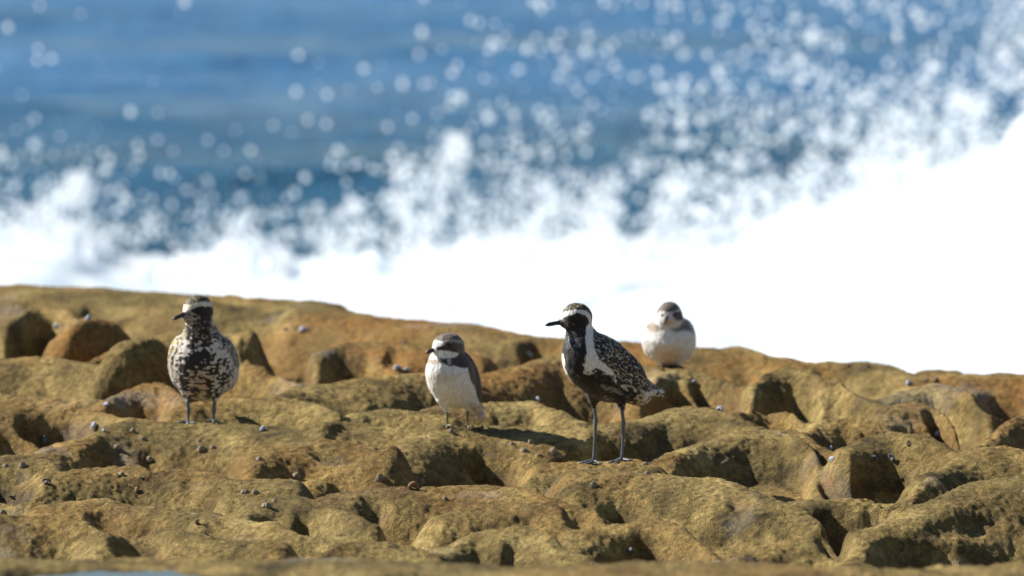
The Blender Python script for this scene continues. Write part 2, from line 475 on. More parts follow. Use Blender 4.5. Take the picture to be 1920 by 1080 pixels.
# the level spots the birds stand on
SPOTS = []
for (_u, _v, _y, _rx, _ry) in ((1140, 868, None, .075, .09), (374, 796, 12.47, .06, .07), (1256, 690, 13.3, .05, .10)):
    _m = unproject(_u, _v) if _y is None else pt_y(_u, _v, _y)
    SPOTS.append(_m)
    _w = np.exp(-(((X - _m[0]) / _rx) ** 4 + ((Y - _m[1]) / _ry) ** 4))
    Z = Z * (1 - _w) + _m[2] * _w
Z = Z + relief()
# sea-side edge: drops into the water behind the skyline
edge = 15.35 - 0.25 * np.clip(X, -1, 1) + 0.25 * fbm2(X * .7, Y * 0, 3, 91)
back = sstep(0, 2.6, Y - edge)
Z = Z * (1 - back) + (-2.6 + 0.3 * fbm2(X * .8, Y * .8, 4, 92)) * back
# behind the crest on the right the ground falls sooner
Z = Z - 0.22 * sstep(0, .8, Y - (14.9 - 0.95 * np.clip(X + .2, -.8, 1.2)))
# tidal pool hollow on the near shelf
POOL = (-0.468, 9.088)
pd_ = np.sqrt(((X - POOL[0]) / 0.11) ** 2 + ((Y - POOL[1]) / 0.17) ** 2) + 0.15 * fbm2(X * 8, Y * 6, 3, 95)
pool_z = hz(POOL[0], POOL[1]) + 0.003
Z = Z - 0.03 * (1 - sstep(0.75, 1.15, pd_))

ny, nx = Z.shape
V = np.stack([X, Y, Z], -1).reshape(-1, 3)
idx = np.arange(nx * ny).reshape(ny, nx)
Q = np.stack([idx[:-1, :-1], idx[:-1, 1:], idx[1:, 1:], idx[1:, :-1]], -1).reshape(-1, 4)

def rock_material():
    k = NT('sandstone')
    pos = k.vmul((1, 0.6, 1.2))
    big = k.noise(2.6, 5, 0.6, pos, 0.4)
    mid = k.noise(13, 6, 0.62, pos, 0.3)
    fine = k.noise(95, 5, 0.65)
    grain = k.noise(420, 3, 0.7)
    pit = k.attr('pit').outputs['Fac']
    c = k.ramp(mid, [(.32, (.062, .044, .016)), (.44, (.185, .130, .042)), (.54, (.300, .213, .072)), (.68, (.450, .335, .125))])
    org = k.ramp(big, [(.46, 0), (.62, 1)])
    far = k.n('ShaderNodeSeparateXYZ'); k.l(k.tc.outputs['Object'], far.inputs[0])
    fm = k.ramp(k.math('MULTIPLY', far.outputs[1], .0667), [(.78, .40), (.90, .85)])
    c = k.mix(k.math('MULTIPLY', org, fm), c, (.31, .155, .038))
    # grey-green biofilm
    ol = k.ramp(k.noise(5.5, 6, 0.6, pos), [(.46, 0), (.60, 1)])
    c = k.mix(k.math('MULTIPLY', ol, .5), c, (.150, .112, .040))
    # reddish-grey bare stone
    rd = k.ramp(k.noise(4.2, 4, 0.5, k.vmul((1.3, .8, 2))), [(.60, 0), (.70, 1)])
    c = k.mix(k.math('MULTIPLY', rd, .3), c, (.26, .13, .06))
    # dark lichen / weed freckles
    dk = k.ramp(k.noise(48, 6, 0.7, pos), [(.30, 1), (.43, 0)])
    c = k.mix(k.math('MULTIPLY', dk, .75), c, (.055, .042, .016))
    dk2 = k.ramp(k.math('ADD', k.noise(22, 5, 0.7, pos), k.math('MULTIPLY', big, .25)), [(.46, 1), (.54, 0)])
    c = k.mix(k.math('MULTIPLY', dk2, .45), c, (.085, .066, .024))
    # pale salt and barnacle scars
    pl = k.ramp(k.noise(34, 6, 0.75), [(.635, 0), (.70, 1)])
    c = k.mix(k.math('MULTIPLY', pl, .65), c, (.46, .37, .20))
    sp = k.ramp(fine, [(.3, .5), (.5, 1.0), (.72, 1.5)])
    c = k.mix(1.0, c, sp, 'MULTIPLY')
    sg = k.ramp(grain, [(.3, .5), (.5, 1.0), (.72, 1.6)])
    c = k.mix(1.0, c, sg, 'MULTIPLY')
    # growth in the hollows: black weed and rust-red crust; also paints in their shade
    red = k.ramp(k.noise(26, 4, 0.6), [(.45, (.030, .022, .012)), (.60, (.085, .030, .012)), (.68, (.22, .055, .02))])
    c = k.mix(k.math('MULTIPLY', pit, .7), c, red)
    wet = k.ramp(k.noise(3.7, 4, 0.6, k.vmul((1, .9, 1))), [(.58, 0), (.66, 1)])
    wet = k.math('MAXIMUM', k.math('MULTIPLY', wet, .9), k.math('MULTIPLY', pit, .6))
    rough = k.ramp(wet, [(0, .8), (1, .28)])
    h = k.math('ADD', k.math('MULTIPLY', k.noise(60, 6, .7), 1.5), k.math('ADD', k.math('MULTIPLY', fine, .8), k.math('MULTIPLY', grain, .8)))
    b = k.bump(h, 1.0, 0.0052)
    k.bsdf(c, rough, b, Specular_IOR_Level=k.math('ADD', .14, k.math('MULTIPLY', wet, .4)))
    return k.m
M_ROCK = rock_material()
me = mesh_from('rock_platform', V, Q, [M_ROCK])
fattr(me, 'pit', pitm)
tag(link('rock_platform', me), kind='structure')

# pool of sea water lying on the near shelf
def pool():
    n = 96
    a = np.linspace(0, 2 * np.pi, n, endpoint=False)
    rr = 1.25
    vs = [(POOL[0], POOL[1], pool_z)] + [(POOL[0] + .11 * rr * math.cos(t), POOL[1] + .17 * rr * math.sin(t), pool_z) for t in a]
    T = [(0, 1 + i, 1 + (i + 1) % n) for i in range(n)]
    k = NT('still_water')
    k.bsdf((.03, .06, .07), 0.03, k.bump(k.noise(14, 2), .12, .004), IOR=1.33, Transmission_Weight=.85)
    tag(link('tide_pool', mesh_from('tide_pool', vs, None, [k.m], T=T)), kind='structure')
pool()

# ------------------------------------------------------------------ sea
SEAZ = -1.5
def sea():
    xs = np.concatenate([-(np.geomspace(14, 4000, 40)[::-1])[:-1], np.linspace(-14, 14, 260), np.geomspace(14, 4000, 40)[1:]])
    ys = np.concatenate([np.linspace(14, 110, 620, endpoint=False), np.geomspace(110, 5000, 60)])
    A, B = np.meshgrid(xs, ys)
    f = np.exp(-((B - 60) / 70.) ** 2)
    z = SEAZ + f * (0.08 * np.sin(B * 0.62 + 1.6 * fbm2(A * .06, B * .05, 3, 7)) + 0.09 * fbm2(A * .22, B * .55, 4, 8) + .045 * fbm2(A * .9, B * 1.6, 3, 9))
    # the swell standing up just behind the break
    z += 0.30 * np.exp(-((B - 44.2 - .8 * fbm2(A * .15, B * 0, 2, 12)) / 1.5) ** 2) * np.clip(.7 + .5 * fbm2(A * .2, B * 0, 2, 13), 0, 1)
    n2, n1 = A.shape
    ii = np.arange(n1 * n2).reshape(n2, n1)
    q = np.stack([ii[:-1, :-1], ii[:-1, 1:], ii[1:, 1:], ii[1:, :-1]], -1).reshape(-1, 4)
    k = NT('sea_water')
    h = k.math('ADD', k.noise(1.6, 5, .6, k.vmul((.45, 1, 1))), k.math('MULTIPLY', k.noise(7, 3, .6), .2))
    big = k.noise(.16, 3, .5, k.vmul((.35, 1.6, 1)))
    c = k.ramp(big, [(.36, (.030, .112, .215)), (.52, (.035, .134, .270)), (.66, (.048, .165, .340))])
    sy = k.n('ShaderNodeSeparateXYZ'); k.l(k.tc.outputs['Object'], sy.inputs[0])
    c = k.mix(k.ramp(k.math('MULTIPLY', k.math('ADD', sy.outputs[1], k.math('MULTIPLY', big, 8.0)), .01), [(.44, .85), (.60, 0)]), c, (.014, .070, .105))
    k.bsdf(c, .16, k.bump(h, 1.0, .30), IOR=1.33)
    tag(link('sea', mesh_from('sea', np.stack([A, B, z], -1).reshape(-1, 3), q, [k.m])), kind='structure')
sea()

# ------------------------------------------------------------------ breaking wave: foam body and thrown spray
FOAM = [(-900,450),(-300,470),(-100,455),(0,450),(60,440),(110,440),(150,462),(200,485),(260,492),(340,515),(400,498),(440,480),
        (500,490),(560,508),(640,512),(700,508),(760,490),(800,478),(850,468),(900,470),(950,482),(1000,486),(1050,468),(1100,466),(1200,462),(1290,476),
        (1380,480),(1420,445),(1480,420),(1540,404),(1600,385),(1650,370),(1700,352),(1750,352),(1790,350),(1840,312),(1880,280),(1920,250),(2000,230),(2300,290),(3000,330)]
def foam_top(u):
    return np.interp(u, [p[0] for p in FOAM], [p[1] for p in FOAM])
def foam():
    yc = 36.0
    xs = np.linspace(-12, 12, 560); ys = np.concatenate([np.linspace(17, 31, 100, endpoint=False), np.linspace(31, 38.5, 150)])
    A, B = np.meshgrid(xs, ys)
    u = 960 + A / yc * FPX
    vt = foam_top(u) + 16 * noise2(u / 23., u * 0, 5) + 22 * noise2(u / 75., u * 0, 6)
    zt = CAMH - yc * np.tan(PITCH + np.arctan((vt - 540) / FPX))
    z0 = SEAZ + 0.05
    f = sstep(24, yc, B) ** 1.4 * (1 - sstep(yc + .15, 38.3, B))
    vs_ = sum(foam_top(u + o) for o in np.linspace(-160, 160, 15)) / 15 + 12
    zs = CAMH - yc * np.tan(PITCH + np.arctan((vs_ - 540) / FPX))
    fn = sstep(yc - 1.2, yc, B) * (1 - sstep(yc + .15, 38.3, B))
    z = z0 + (np.minimum(zs, zt + .3) - z0) * f + (zt - np.minimum(zs, zt + .3)) * fn
    bil = 1 - np.abs(fbm2(A * 1.2, B * 1.2, 5, 15))
    z += (bil - .75) * .16 * np.clip(f * 2, 0.3, 1) - 0.5 * sstep(38., 38.5, B)
    n2, n1 = A.shape
    ii = np.arange(n1 * n2).reshape(n2, n1)
    q = np.stack([ii[:-1, :-1], ii[:-1, 1:], ii[1:, 1:], ii[1:, :-1]], -1).reshape(-1, 4)
    k = NT('sea_foam')
    k.bsdf(k.ramp(k.noise(3, 4), [(.3, (.60, .69, .75)), (.6, (.72, .79, .84))]), .6, k.bump(k.noise(9, 5), .5, .05),
           Subsurface_Weight=1.0, Subsurface_Radius=(1., 1., 1.), Subsurface_Scale=.35)
    tag(link('breaking_wave_foam', mesh_from('breaking_wave_foam', np.stack([A, B, z], -1).reshape(-1, 3), q, [k.m])),
        'white churning foam of a wave breaking behind the rocks', 'surf', kind='stuff')
    return k.m
M_FOAM = foam()

def ico():
    import bmesh
    bm = bmesh.new(); bmesh.ops.create_icosphere(bm, subdivisions=1, radius=1)
    v = np.array([p.co[:] for p in bm.verts]); f = np.array([[w.index for w in t.verts] for t in bm.faces]); bm.free()
    return v, f
IV, IF = ico()

def spray():
    rng = np.random.default_rng(12)
    P = []   # (u, v, y, radius m)
    # individually placed bright drops
    for (u, v, r) in [(560,103,12),(555,172,12),(614,177,11),(70,113,9),(97,110,11),(245,210,11),(65,222,9),(112,255,7),(205,300,13),(198,318,13),(192,285,10),
                      (258,275,9),(262,292,9),(572,333,12),(640,285,9),(619,310,9),(676,306,10),(470,282,9),(295,262,7),(512,235,8),(577,225,9),(612,232,9),(727,238,9),
                      (795,158,9),(858,122,9),(865,183,15),(850,180,12),(924,80,9),(917,220,15),(1042,83,12),(1030,85,8),(1104,68,10),(1139,97,9),(1270,70,11),(1282,100,13),
                      (1271,10,12),(1242,8,12),(1280,272,15),(1283,265,13),(1524,70,14),(1527,62,12),(1490,97,10),(1455,128,12),(1475,128,9),(1684,65,11),(1773,68,12),
                      (1590,8,12),(1010,5,12),(1000,2,10),(973,130,12),(1050,143,11),(1052,100,9),(1775,310,16),(1843,108,12),(1888,130,12),(1666,118,11),(1548,193,11),
                      (1605,182,16),(1612,190,14),(1595,228,16),(1600,235,14),(1555,258,13),(1390,308,16),(1385,312,14),(1240,165,11),(1280,160,10),(965,215,10),
                      (355,405,10),(452,440,9),(470,398,11),(492,403,10),(465,410,10),(285,405,8),(230,390,9),(205,358,10),(30,345,9),(35,320,8),(300,325,8),(1320,160,10),(745,335,12),
                      (1020,222,10),(1030,290,12),(1062,292,10),(985,285,10),(1100,285,11),(970,258,12),(1285,205,12),(1265,190,10),(1350,210,10),(1357,158,9)]:
        P.append((u, v, rng.uniform(34, 37), r * 0.62))
    # random fall-off above the foam edge
    n = 0
    while n < 8000:
        u = rng.uniform(-120, 2050); top = foam_top(u)
        right = np.clip((u - 500) / 1300, 0, 1)
        scale = 44 + 112 * right
        h = rng.exponential(scale)
        v = top + 15 - h
        if v < -40: continue
        dens = .38 + .62 * right
        dens *= np.clip(.25 + 1.5 * (0.5 + noise2(np.array([u / 70.]), np.array([v / 60.]), 3)[0] * .9), .08, 1)
        if rng.random() > dens: continue
        near = math.exp(-h / 55.)
        r = 1.6 + 4.4 * rng.random() ** 1.7 + 5.0 * near ** 1.3 * rng.random() + (4 if rng.random() < .03 else 0)
        P.append((u, v, rng.uniform(32, 39), r)); n += 1
    # thin scatter, high up
    for i in range(1300):
        u = rng.uniform(-60, 1980); v = rng.uniform(-30, 420)
        if rng.random() > .07 + .75 * np.clip((u - 600) / 1200, 0, 1): continue
        P.append((u, v, rng.uniform(31, 40), 1.8 + 6.5 * rng.random() ** 1.8))
    # lumps of water thrown up: left peak, middle horn, mottled edge
    def lump(path, w0, w1, cnt):
        pa = np.array(path, float)
        for i in range(cnt):
            t = rng.random() * (len(pa) - 1); j = int(t); f = t - j
            c = pa[j] * (1 - f) + pa[min(j + 1, len(pa) - 1)] * f
            w = w0 + (w1 - w0) * t / (len(pa) - 1)
            o = rng.normal(0, w * .45, 2)
            P.append((c[0] + o[0] * 1.25, c[1] + o[1] * 1.25, rng.uniform(34, 37.6), rng.uniform(2, 7)))
    lump([(90,440),(100,380),(140,352),(150,345)], 52, 16, 230)
    lump([(200,480),(198,430)], 18, 10, 30)
    lump([(840,450),(820,350),(850,300),(860,262)], 58, 17, 200)
    lump([(800,440),(760,400),(735,365)], 30, 20, 70)
    lump([(670,400),(665,375)], 18, 14, 24)
    lump([(730,300),(760,320),(785,320)], 22, 22, 34)
    lump([(640,470),(690,430)], 30, 30, 40)
    lump([(1000,440),(1030,390),(1020,340)], 30, 20, 80)
    lump([(1120,420),(1140,380)], 40, 30, 60)
    lump([(1240,400),(1260,360),(1290,335)], 40, 24, 90)
    lump([(1400,440),(1400,400),(1385,330)], 26, 14, 60)
    lump([(1500,380),(1540,290)], 40, 20, 90)
    lump([(1650,340),(1640,250)], 50, 24, 100)
    lump([(1720,330),(1725,290)], 24, 14, 40)
    lump([(1850,280),(1830,220),(1800,180)], 50, 30, 140)
    P = np.array(P)
    r = P[:, 3] * P[:, 2] / FPX
    C = np.stack([(P[:, 0] - 960) * P[:, 2] / FPX, P[:, 2], CAMH - P[:, 2] * np.tan(PITCH + np.arctan((P[:, 1] - 540) / FPX))], -1)
    nv = len(IV)
    sq = rng.uniform(.75, 1.25, (len(P), 1, 3))
    VV = (C[:, None, :] + IV[None] * sq * r[:, None, None]).reshape(-1, 3)
    TT = (IF[None] + (np.arange(len(P)) * nv)[:, None, None]).reshape(-1, 3)
    k = NT('spray_drops')
    k.bsdf(k.ramp(k.noise(2), [(.3, (.88, .93, .96)), (.7, (.96, .98, 1.))]), .35)
    tag(link('sea_spray', mesh_from('sea_spray', VV, None, [k.m], T=TT)), 'drops of white spray flung up above the breaking wave', 'sea spray', kind='stuff')
spray()

# ------------------------------------------------------------------ birds
def unit(v):
    v = np.array(v, float); return v / np.linalg.norm(v)

class Blob:
    """ellipsoid or tapered capsule, in photo-pixel units (right, away, up)"""
    def __init__(s, kind, k, *a):
        s.kind, s.k, s.a = kind, k, a
    def box(s):
        if s.kind == 'E':
            c, d, r = s.a; m = max(r); return np.array(c) - m, np.array(c) + m
        p, r1, q, r2 = s.a
        return np.minimum(np.array(p) - r1, np.array(q) - r2), np.maximum(np.array(p) + r1, np.array(q) + r2)
    def f(s, x, y, z):
        if s.kind == 'E':
            c, d, r = s.a
            a = unit(d); b = unit(np.cross(a, (0, 0, 1.))); e = np.cross(b, a)
            X_, Y_, Z_ = x - c[0], y - c[1], z - c[2]
            q0 = (X_ * a[0] + Y_ * a[1] + Z_ * a[2]); q1 = (X_ * b[0] + Y_ * b[1] + Z_ * b[2]); q2 = (X_ * e[0] + Y_ * e[1] + Z_ * e[2])
            k0 = np.sqrt((q0 / r[0]) ** 2 + (q1 / r[1]) ** 2 + (q2 / r[2]) ** 2)
            k1 = np.sqrt((q0 / r[0] ** 2) ** 2 + (q1 / r[1] ** 2) ** 2 + (q2 / r[2] ** 2) ** 2) + 1e-9
            return k0 * (k0 - 1) / k1
        p, r1, q, r2 = s.a
        p = np.array(p, float); q = np.array(q, float); e = q - p
        t = np.clip(((x - p[0]) * e[0] + (y - p[1]) * e[1] + (z - p[2]) * e[2]) / (e @ e), 0, 1)
        return np.sqrt((x - p[0] - t * e[0]) ** 2 + (y - p[1] - t * e[1]) ** 2 + (z - p[2] - t * e[2]) ** 2) - (r1 + (r2 - r1) * t)

def E(u, v, w, d, r, k=8): return Blob('E', k, (u, w, -v), d, r)
def K(u, v, w, r1, u2, v2, w2, r2, k=8): return Blob('K', k, (u, w, -v), r1, (u2, w2, -v2), r2)

def field(blobs, x, y, z):
    d = None
    for b in blobs:
        e = b.f(x, y, z)
        if d is None: d = e; continue
        h = np.clip(b.k - np.abs(d - e), 0, None) / b.k
        d = np.minimum(d, e) - h * h * b.k * .25
    return d

def surface_nets(blobs, h):
    lo = np.min([b.box()[0] for b in blobs], 0) - 3 * h; hi = np.max([b.box()[1] for b in blobs], 0) + 3 * h
    ax = [np.arange(lo[i], hi[i] + h, h) for i in range(3)]
    x, y, z = np.meshgrid(*ax, indexing='ij', sparse=True)
    F = field(blobs, x, y, z).astype(np.float32)
    nx, ny, nz = F.shape
    neg = F < 0
    cnt = np.zeros((nx - 1, ny - 1, nz - 1), np.int8)
    for a in (0, 1):
        for b in (0, 1):
            for c in (0, 1):
                cnt += neg[a:nx - 1 + a, b:ny - 1 + b, c:nz - 1 + c]
    act = (cnt > 0) & (cnt < 8)
    ids = np.full(act.shape, -1, np.int64)
    I = np.argwhere(act); ids[act] = np.arange(len(I))
    acc = np.zeros((len(I), 3)); n = np.zeros(len(I))
    cor = [(a, b, c) for a in (0, 1) for b in (0, 1) for c in (0, 1)]
    for i, p in enumerate(cor):
        for q in cor[i + 1:]:
            if sum(abs(np.array(p) - np.array(q))) != 1: continue
            fp = F[I[:, 0] + p[0], I[:, 1] + p[1], I[:, 2] + p[2]]; fq = F[I[:, 0] + q[0], I[:, 1] + q[1], I[:, 2] + q[2]]
            m = (fp < 0) != (fq < 0)
            t = np.where(m, fp / np.where(m, fp - fq, 1), 0)
            pos = np.array(p)[None] + (np.array(q) - np.array(p))[None] * t[:, None]
            acc[m] += pos[m]; n[m] += 1
    V = lo + (I + acc / n[:, None]) * h
    Q = []
    for axn in range(3):
        o1, o2 = [(1, 2), (2, 0), (0, 1)][axn]
        sl0 = [slice(1, -1)] * 3; sl0[axn] = slice(0, -1)
        a = neg[tuple(sl0)]
        sl1 = list(sl0); sl1[axn] = slice(1, None)
        b = neg[tuple(sl1)]
        J = np.argwhere(a != b)
        off = np.array([1, 1, 1]); off[axn] = 0
        J = J + off
        sg = neg[J[:, 0], J[:, 1], J[:, 2]]
        e1 = np.zeros(3, int); e1[o1] = 1; e2 = np.zeros(3, int); e2[o2] = 1
        g = lambda t: ids[t[:, 0], t[:, 1], t[:, 2]]
        q = np.stack([g(J - e1 - e2), g(J - e2), g(J), g(J - e1)], -1)
        q[~sg] = q[~sg][:, ::-1]
        Q.append(q)
    Q = np.concatenate(Q)
    Q = Q[(Q >= 0).all(1)]
    # settle the points on the surface and get normals
    for it in range(3):
        e = 0.6
        f0 = field(blobs, V[:, 0], V[:, 1], V[:, 2])
        G = np.stack([field(blobs, V[:, 0] + e, V[:, 1], V[:, 2]) - field(blobs, V[:, 0] - e, V[:, 1], V[:, 2]),
                      field(blobs, V[:, 0], V[:, 1] + e, V[:, 2]) - field(blobs, V[:, 0], V[:, 1] - e, V[:, 2]),
                      field(blobs, V[:, 0], V[:, 1], V[:, 2] + e) - field(blobs, V[:, 0], V[:, 1], V[:, 2] - e)], -1) / (2 * e)
        gl = np.linalg.norm(G, axis=1)[:, None] + 1e-9
        if it < 2: V = V - G / gl * np.clip(f0[:, None] / gl, -1.5, 1.5) * .9
    return V, Q, G / gl

def tube(pts, rad, n=10):
    pts = np.array(pts, float); V = []; Q = []; T = []
    for i, p in enumerate(pts):
        d = unit(pts[min(i + 1, len(pts) - 1)] - pts[max(i - 1, 0)])
        a = unit(np.cross(d, (0.3, 1, 0.2))); b = np.cross(d, a)
        for k in range(n):
            t = 2 * math.pi * k / n
            V.append(p + (a * math.cos(t) + b * math.sin(t)) * rad[i])
    for i in range(len(pts) - 1):
        for k in range(n):
            Q.append((i * n + k, i * n + (k + 1) % n, (i + 1) * n + (k + 1) % n, (i + 1) * n + k))
    V.append(pts[0]); V.append(pts[-1]); L = len(V)
    for k in range(n):
        T.append((L - 2, (k + 1) % n, k)); T.append((L - 1, (len(pts) - 1) * n + k, (len(pts) - 1) * n + (k + 1) % n))
    return np.array(V), Q, T

def plumage():
    k = NT('plumage')
    a = k.attr('Col')
    c = k.mix(1.0, a.outputs['Color'], k.ramp(k.noise(260, 4, .6, k.vmul((1.4, 1.4, .6))), [(.3, .78), (.7, 1.2)]), 'MULTIPLY')
    h = k.math('ADD', k.noise(170, 4, .6, k.vmul((1.5, 1.5, .55))), k.attr('fth').outputs['Fac'])
    k.bsdf(c, .62, k.bump(h, .6, .0022), Sheen_Weight=.15, Specular_IOR_Level=.3)
    return k.m
M_PLUM = plumage()
def simple(name, col, rough, bump=.3, sc=300, **kw):
    k = NT(name)
    c = k.mix(1.0, col, k.ramp(k.noise(sc, 4), [(.3, .7), (.7, 1.3)]), 'MULTIPLY')
    k.bsdf(c, rough, k.bump(k.noise(sc * 2, 3), bump, .0006), **kw)
    return k.m
M_LEGD = simple('grey_leg_skin', (.12, .13, .145), .5)
M_LEGO = simple('olive_leg_skin', (.17, .16, .07), .5)
M_BILL = simple('black_bill', (.012, .012, .014), .38)
M_EYE = simple('eye_gloss', (.006, .004, .003), .05)

def zf(sc, ox, oy):
    return lambda *pts: [(x / sc + ox, y / sc + oy) for x, y in pts]

def bird(name, label, cat, group, blobs, orig, wpl, head_c, lat, hlat, paint, bill, eyes, legs, legmat, grid=1.7):
    """orig = photo pixel of the ground point, wpl = its place on the rock"""
    s = wpl[1] / FPX
    root = link(name, None, loc=tuple(wpl))
    tag(root, label, cat, group)
    V, Q, N = surface_nets(blobs, grid)
    # body paint, looked up in the bird's own frame; the hidden side mirrors the near side
    def look(P, Nn):
        out = np.zeros((len(P), 3)); fth = np.zeros(len(P))
        hd = np.linalg.norm(P - np.array([head_c[0], head_c[2], -head_c[1]]), axis=1) < head_c[3]
        M = P.copy(); away = Nn[:, 1] > 0.12
        for msk, l, c in ((away & hd, hlat, (head_c[0], head_c[2], -head_c[1])), (away & ~hd, lat, (blobs[0].a[0][0], blobs[0].a[0][1], blobs[0].a[0][2]))):
            l = unit(l); d = (P[msk] - np.array(c)) @ l
            M[msk] = P[msk] - 2 * np.minimum(0, d)[:, None] * l
        return paint(M[:, 0], -M[:, 2], P, N)
    rgb, fth = look(V, N)
    # feather relief
    V2 = V + N * (fth * 0.9 + .5 * noise3(V[:, 0] / 5, V[:, 1] / 5, V[:, 2] / 9, 4))[:, None]
    def tow(P):
        return np.stack([(P[:, 0] - orig[0]) * s, P[:, 1] * s, (P[:, 2] + orig[1]) * s], -1)
    VV = [tow(V2)]; QQ = [Q]; TT = []; n = len(V2); nb = len(Q)
    cols = [rgb]; ff = [fth]
    lm = 0
    tq = []
    for hip, ank, foot, toes, rs in legs:
        fx, fy = wpl[0] + (foot[0] - orig[0]) * s, wpl[1] + foot[2] * s
        fz = float(hz(fx, fy)) - wpl[2] + .0015
        F_ = np.array([fx - wpl[0], fy - wpl[1], fz + rs * 1.0 * s])
        A_ = tow(np.array([[ank[0], ank[2], -ank[1]]]))[0]; H_ = tow(np.array([[hip[0], hip[2], -hip[1]]]))[0]
        pts = [H_, H_ * .5 + A_ * .5, H_ * .12 + A_ * .88, A_, A_ * .88 + F_ * .12, A_ * .5 + F_ * .5, A_ * .12 + F_ * .88, F_]
        rr = [rs * 1.3, rs * 1.1, rs * 1.15, rs * 1.55, rs * 1.15, rs * .85, rs * .95, rs * 1.35]
        parts = [tube(pts, [r * s for r in rr])]
        for (du, dw) in toes:
            q = []
            for t in (0, .3, .6, 1.0):
                tx, ty = fx + du * s * t, fy + dw * s * t
                tz = max(float(hz(tx, ty)), float(hz(fx, fy)) - .004) - wpl[2] + .0015
                q.append((tx - wpl[0], ty - wpl[1], tz + rs * s * (1.0 - .7 * t)))
            parts.append(tube(q, [rs * s * 1.1, rs * s * .9, rs * s * .8, rs * s * .35], 8))
        for v_, q_, t_ in parts:
            VV.append(v_); tq.append(np.array(q_) + n); TT.append(np.array(t_) + n); n += len(v_)
            cols.append(np.zeros((len(v_), 3)) + .1); ff.append(np.zeros(len(v_)))
    allQ = np.concatenate(QQ + tq)
    me = mesh_from('body', np.concatenate(VV), allQ, [M_PLUM, legmat], T=np.concatenate(TT))
    mi = np.zeros(len(me.polygons), dtype=np.int32); mi[nb:] = 1
    me.polygons.foreach_set('material_index', mi)
    cattr(me, 'Col', np.concatenate(cols)); fattr(me, 'fth', np.concatenate(ff))
    link('body', me, root)
    # bill: deeper at the base, slight swelling before the tip
    b0, b1, br = bill
    b0 = np.array([b0[0], b0[2], -b0[1]], float); b1 = np.array([b1[0], b1[2], -b1[1]], float)
    d = b1 - b0
    ts = np.array([-.25, 0, .2, .4, .6, .78, .92, 1.0]); rs = np.array([1.0, 1., .8, .66, .66, .66, .42, .10]) * br
    pp = np.array([b0 + d * t + np.array([0, 0, -abs(br) * .35 * max(0, t - .6) ** 1]) for t in ts])
    v_, q_, t_ = tube(pp, rs, 12)
    link('bill', mesh_from('bill', tow(v_), q_, [M_BILL], T=t_), root)
    for (u, v, r, pref) in eyes:
        dd = np.hypot(V[:, 0] - u, -V[:, 2] - v)
        c = np.where(dd < 2.6)[0]
        i = c[np.argmin(V[c, 1])]
        # centre sunk a little in the head
        ctr = V[i] - N[i] * r * .45
        bm_v, bm_f = ico2()
        link('eye', mesh_from('eye', tow(ctr + bm_v * r), None, [M_EYE], T=bm_f), root)
    return root

_i2 = None
def ico2():
    global _i2
    if _i2 is None:
        import bmesh
        bm = bmesh.new(); bmesh.ops.create_icosphere(bm, subdivisions=3, radius=1)
        _i2 = (np.array([p.co[:] for p in bm.verts]), np.array([[w.index for w in t.verts] for t in bm.faces])); bm.free()
    return _i2

def L3(c): return np.array(c, float)
def jit(u, v, P, a=1.6, sc=5.0, seed=0):
    return (u + a * noise3(P[:, 0] / sc, P[:, 1] / sc, P[:, 2] / sc, 71 + seed), v + a * noise3(P[:, 0] / sc, P[:, 1] / sc, P[:, 2] / sc, 72 + seed))
def worley(q, seed=0):
    """F1 distance and a random value of the nearest cell"""
    c = np.floor(q).astype(np.int64); best = np.full(len(q), 9.); val = np.zeros(len(q)); hei = np.zeros(len(q))
    for a in (-1, 0, 1):
        for b in (-1, 0, 1):
            for e in (-1, 0, 1):
                ix, iy, iz = c[:, 0] + a, c[:, 1] + b, c[:, 2] + e
                p = np.stack([ix + _h(ix, iy, iz, seed + 1), iy + _h(ix, iy, iz, seed + 2), iz + _h(ix, iy, iz, seed + 3)], -1)
                r = q - p; d = np.sqrt((r ** 2).sum(1)); m = d < best
                best[m] = d[m]; val[m] = _h(ix, iy, iz, seed + 4)[m]; hei[m] = r[m, 2]
    return best, val, hei
def lerp(a, b, t): return a * (1 - t[:, None]) + b * t[:, None]
def inp(u, v, poly): return inpoly(u, v, poly)
def soft(u, v, poly, w=2.0): return sstep(-w, w, polydist(u, v, poly))

BLACK = L3((.010, .010, .011)); WHITE = L3((.80, .78, .74)); BUFF = L3((.62, .52, .34)); GOLD = L3((.50, .36, .10)); GREY = L3((.30, .29, .28))

def speckle(P, f, cell, seed, dark, pales, frac):
    """dark feathers with pale notches at their edges"""
    a = unit(f); b = unit(np.cross(a, (0, 0, 1.))); e = np.cross(b, a)
    q = np.stack([P @ b / cell, P @ e / cell, P @ a / (cell * 1.7)], -1)
    d, val, hh = worley(q, seed)
    n = noise3(q[:, 0] * 1.7, q[:, 1] * 1.7, q[:, 2] * 1.7, seed + 9)
    pale = sstep(.08, .2, d + .28 * n - (.62 - frac))
    col = np.zeros((len(P), 3)) + dark
    pc = np.array(pales)[(val * len(pales)).astype(int) % len(pales)]
    return lerp(col, pc, pale), .9 - d

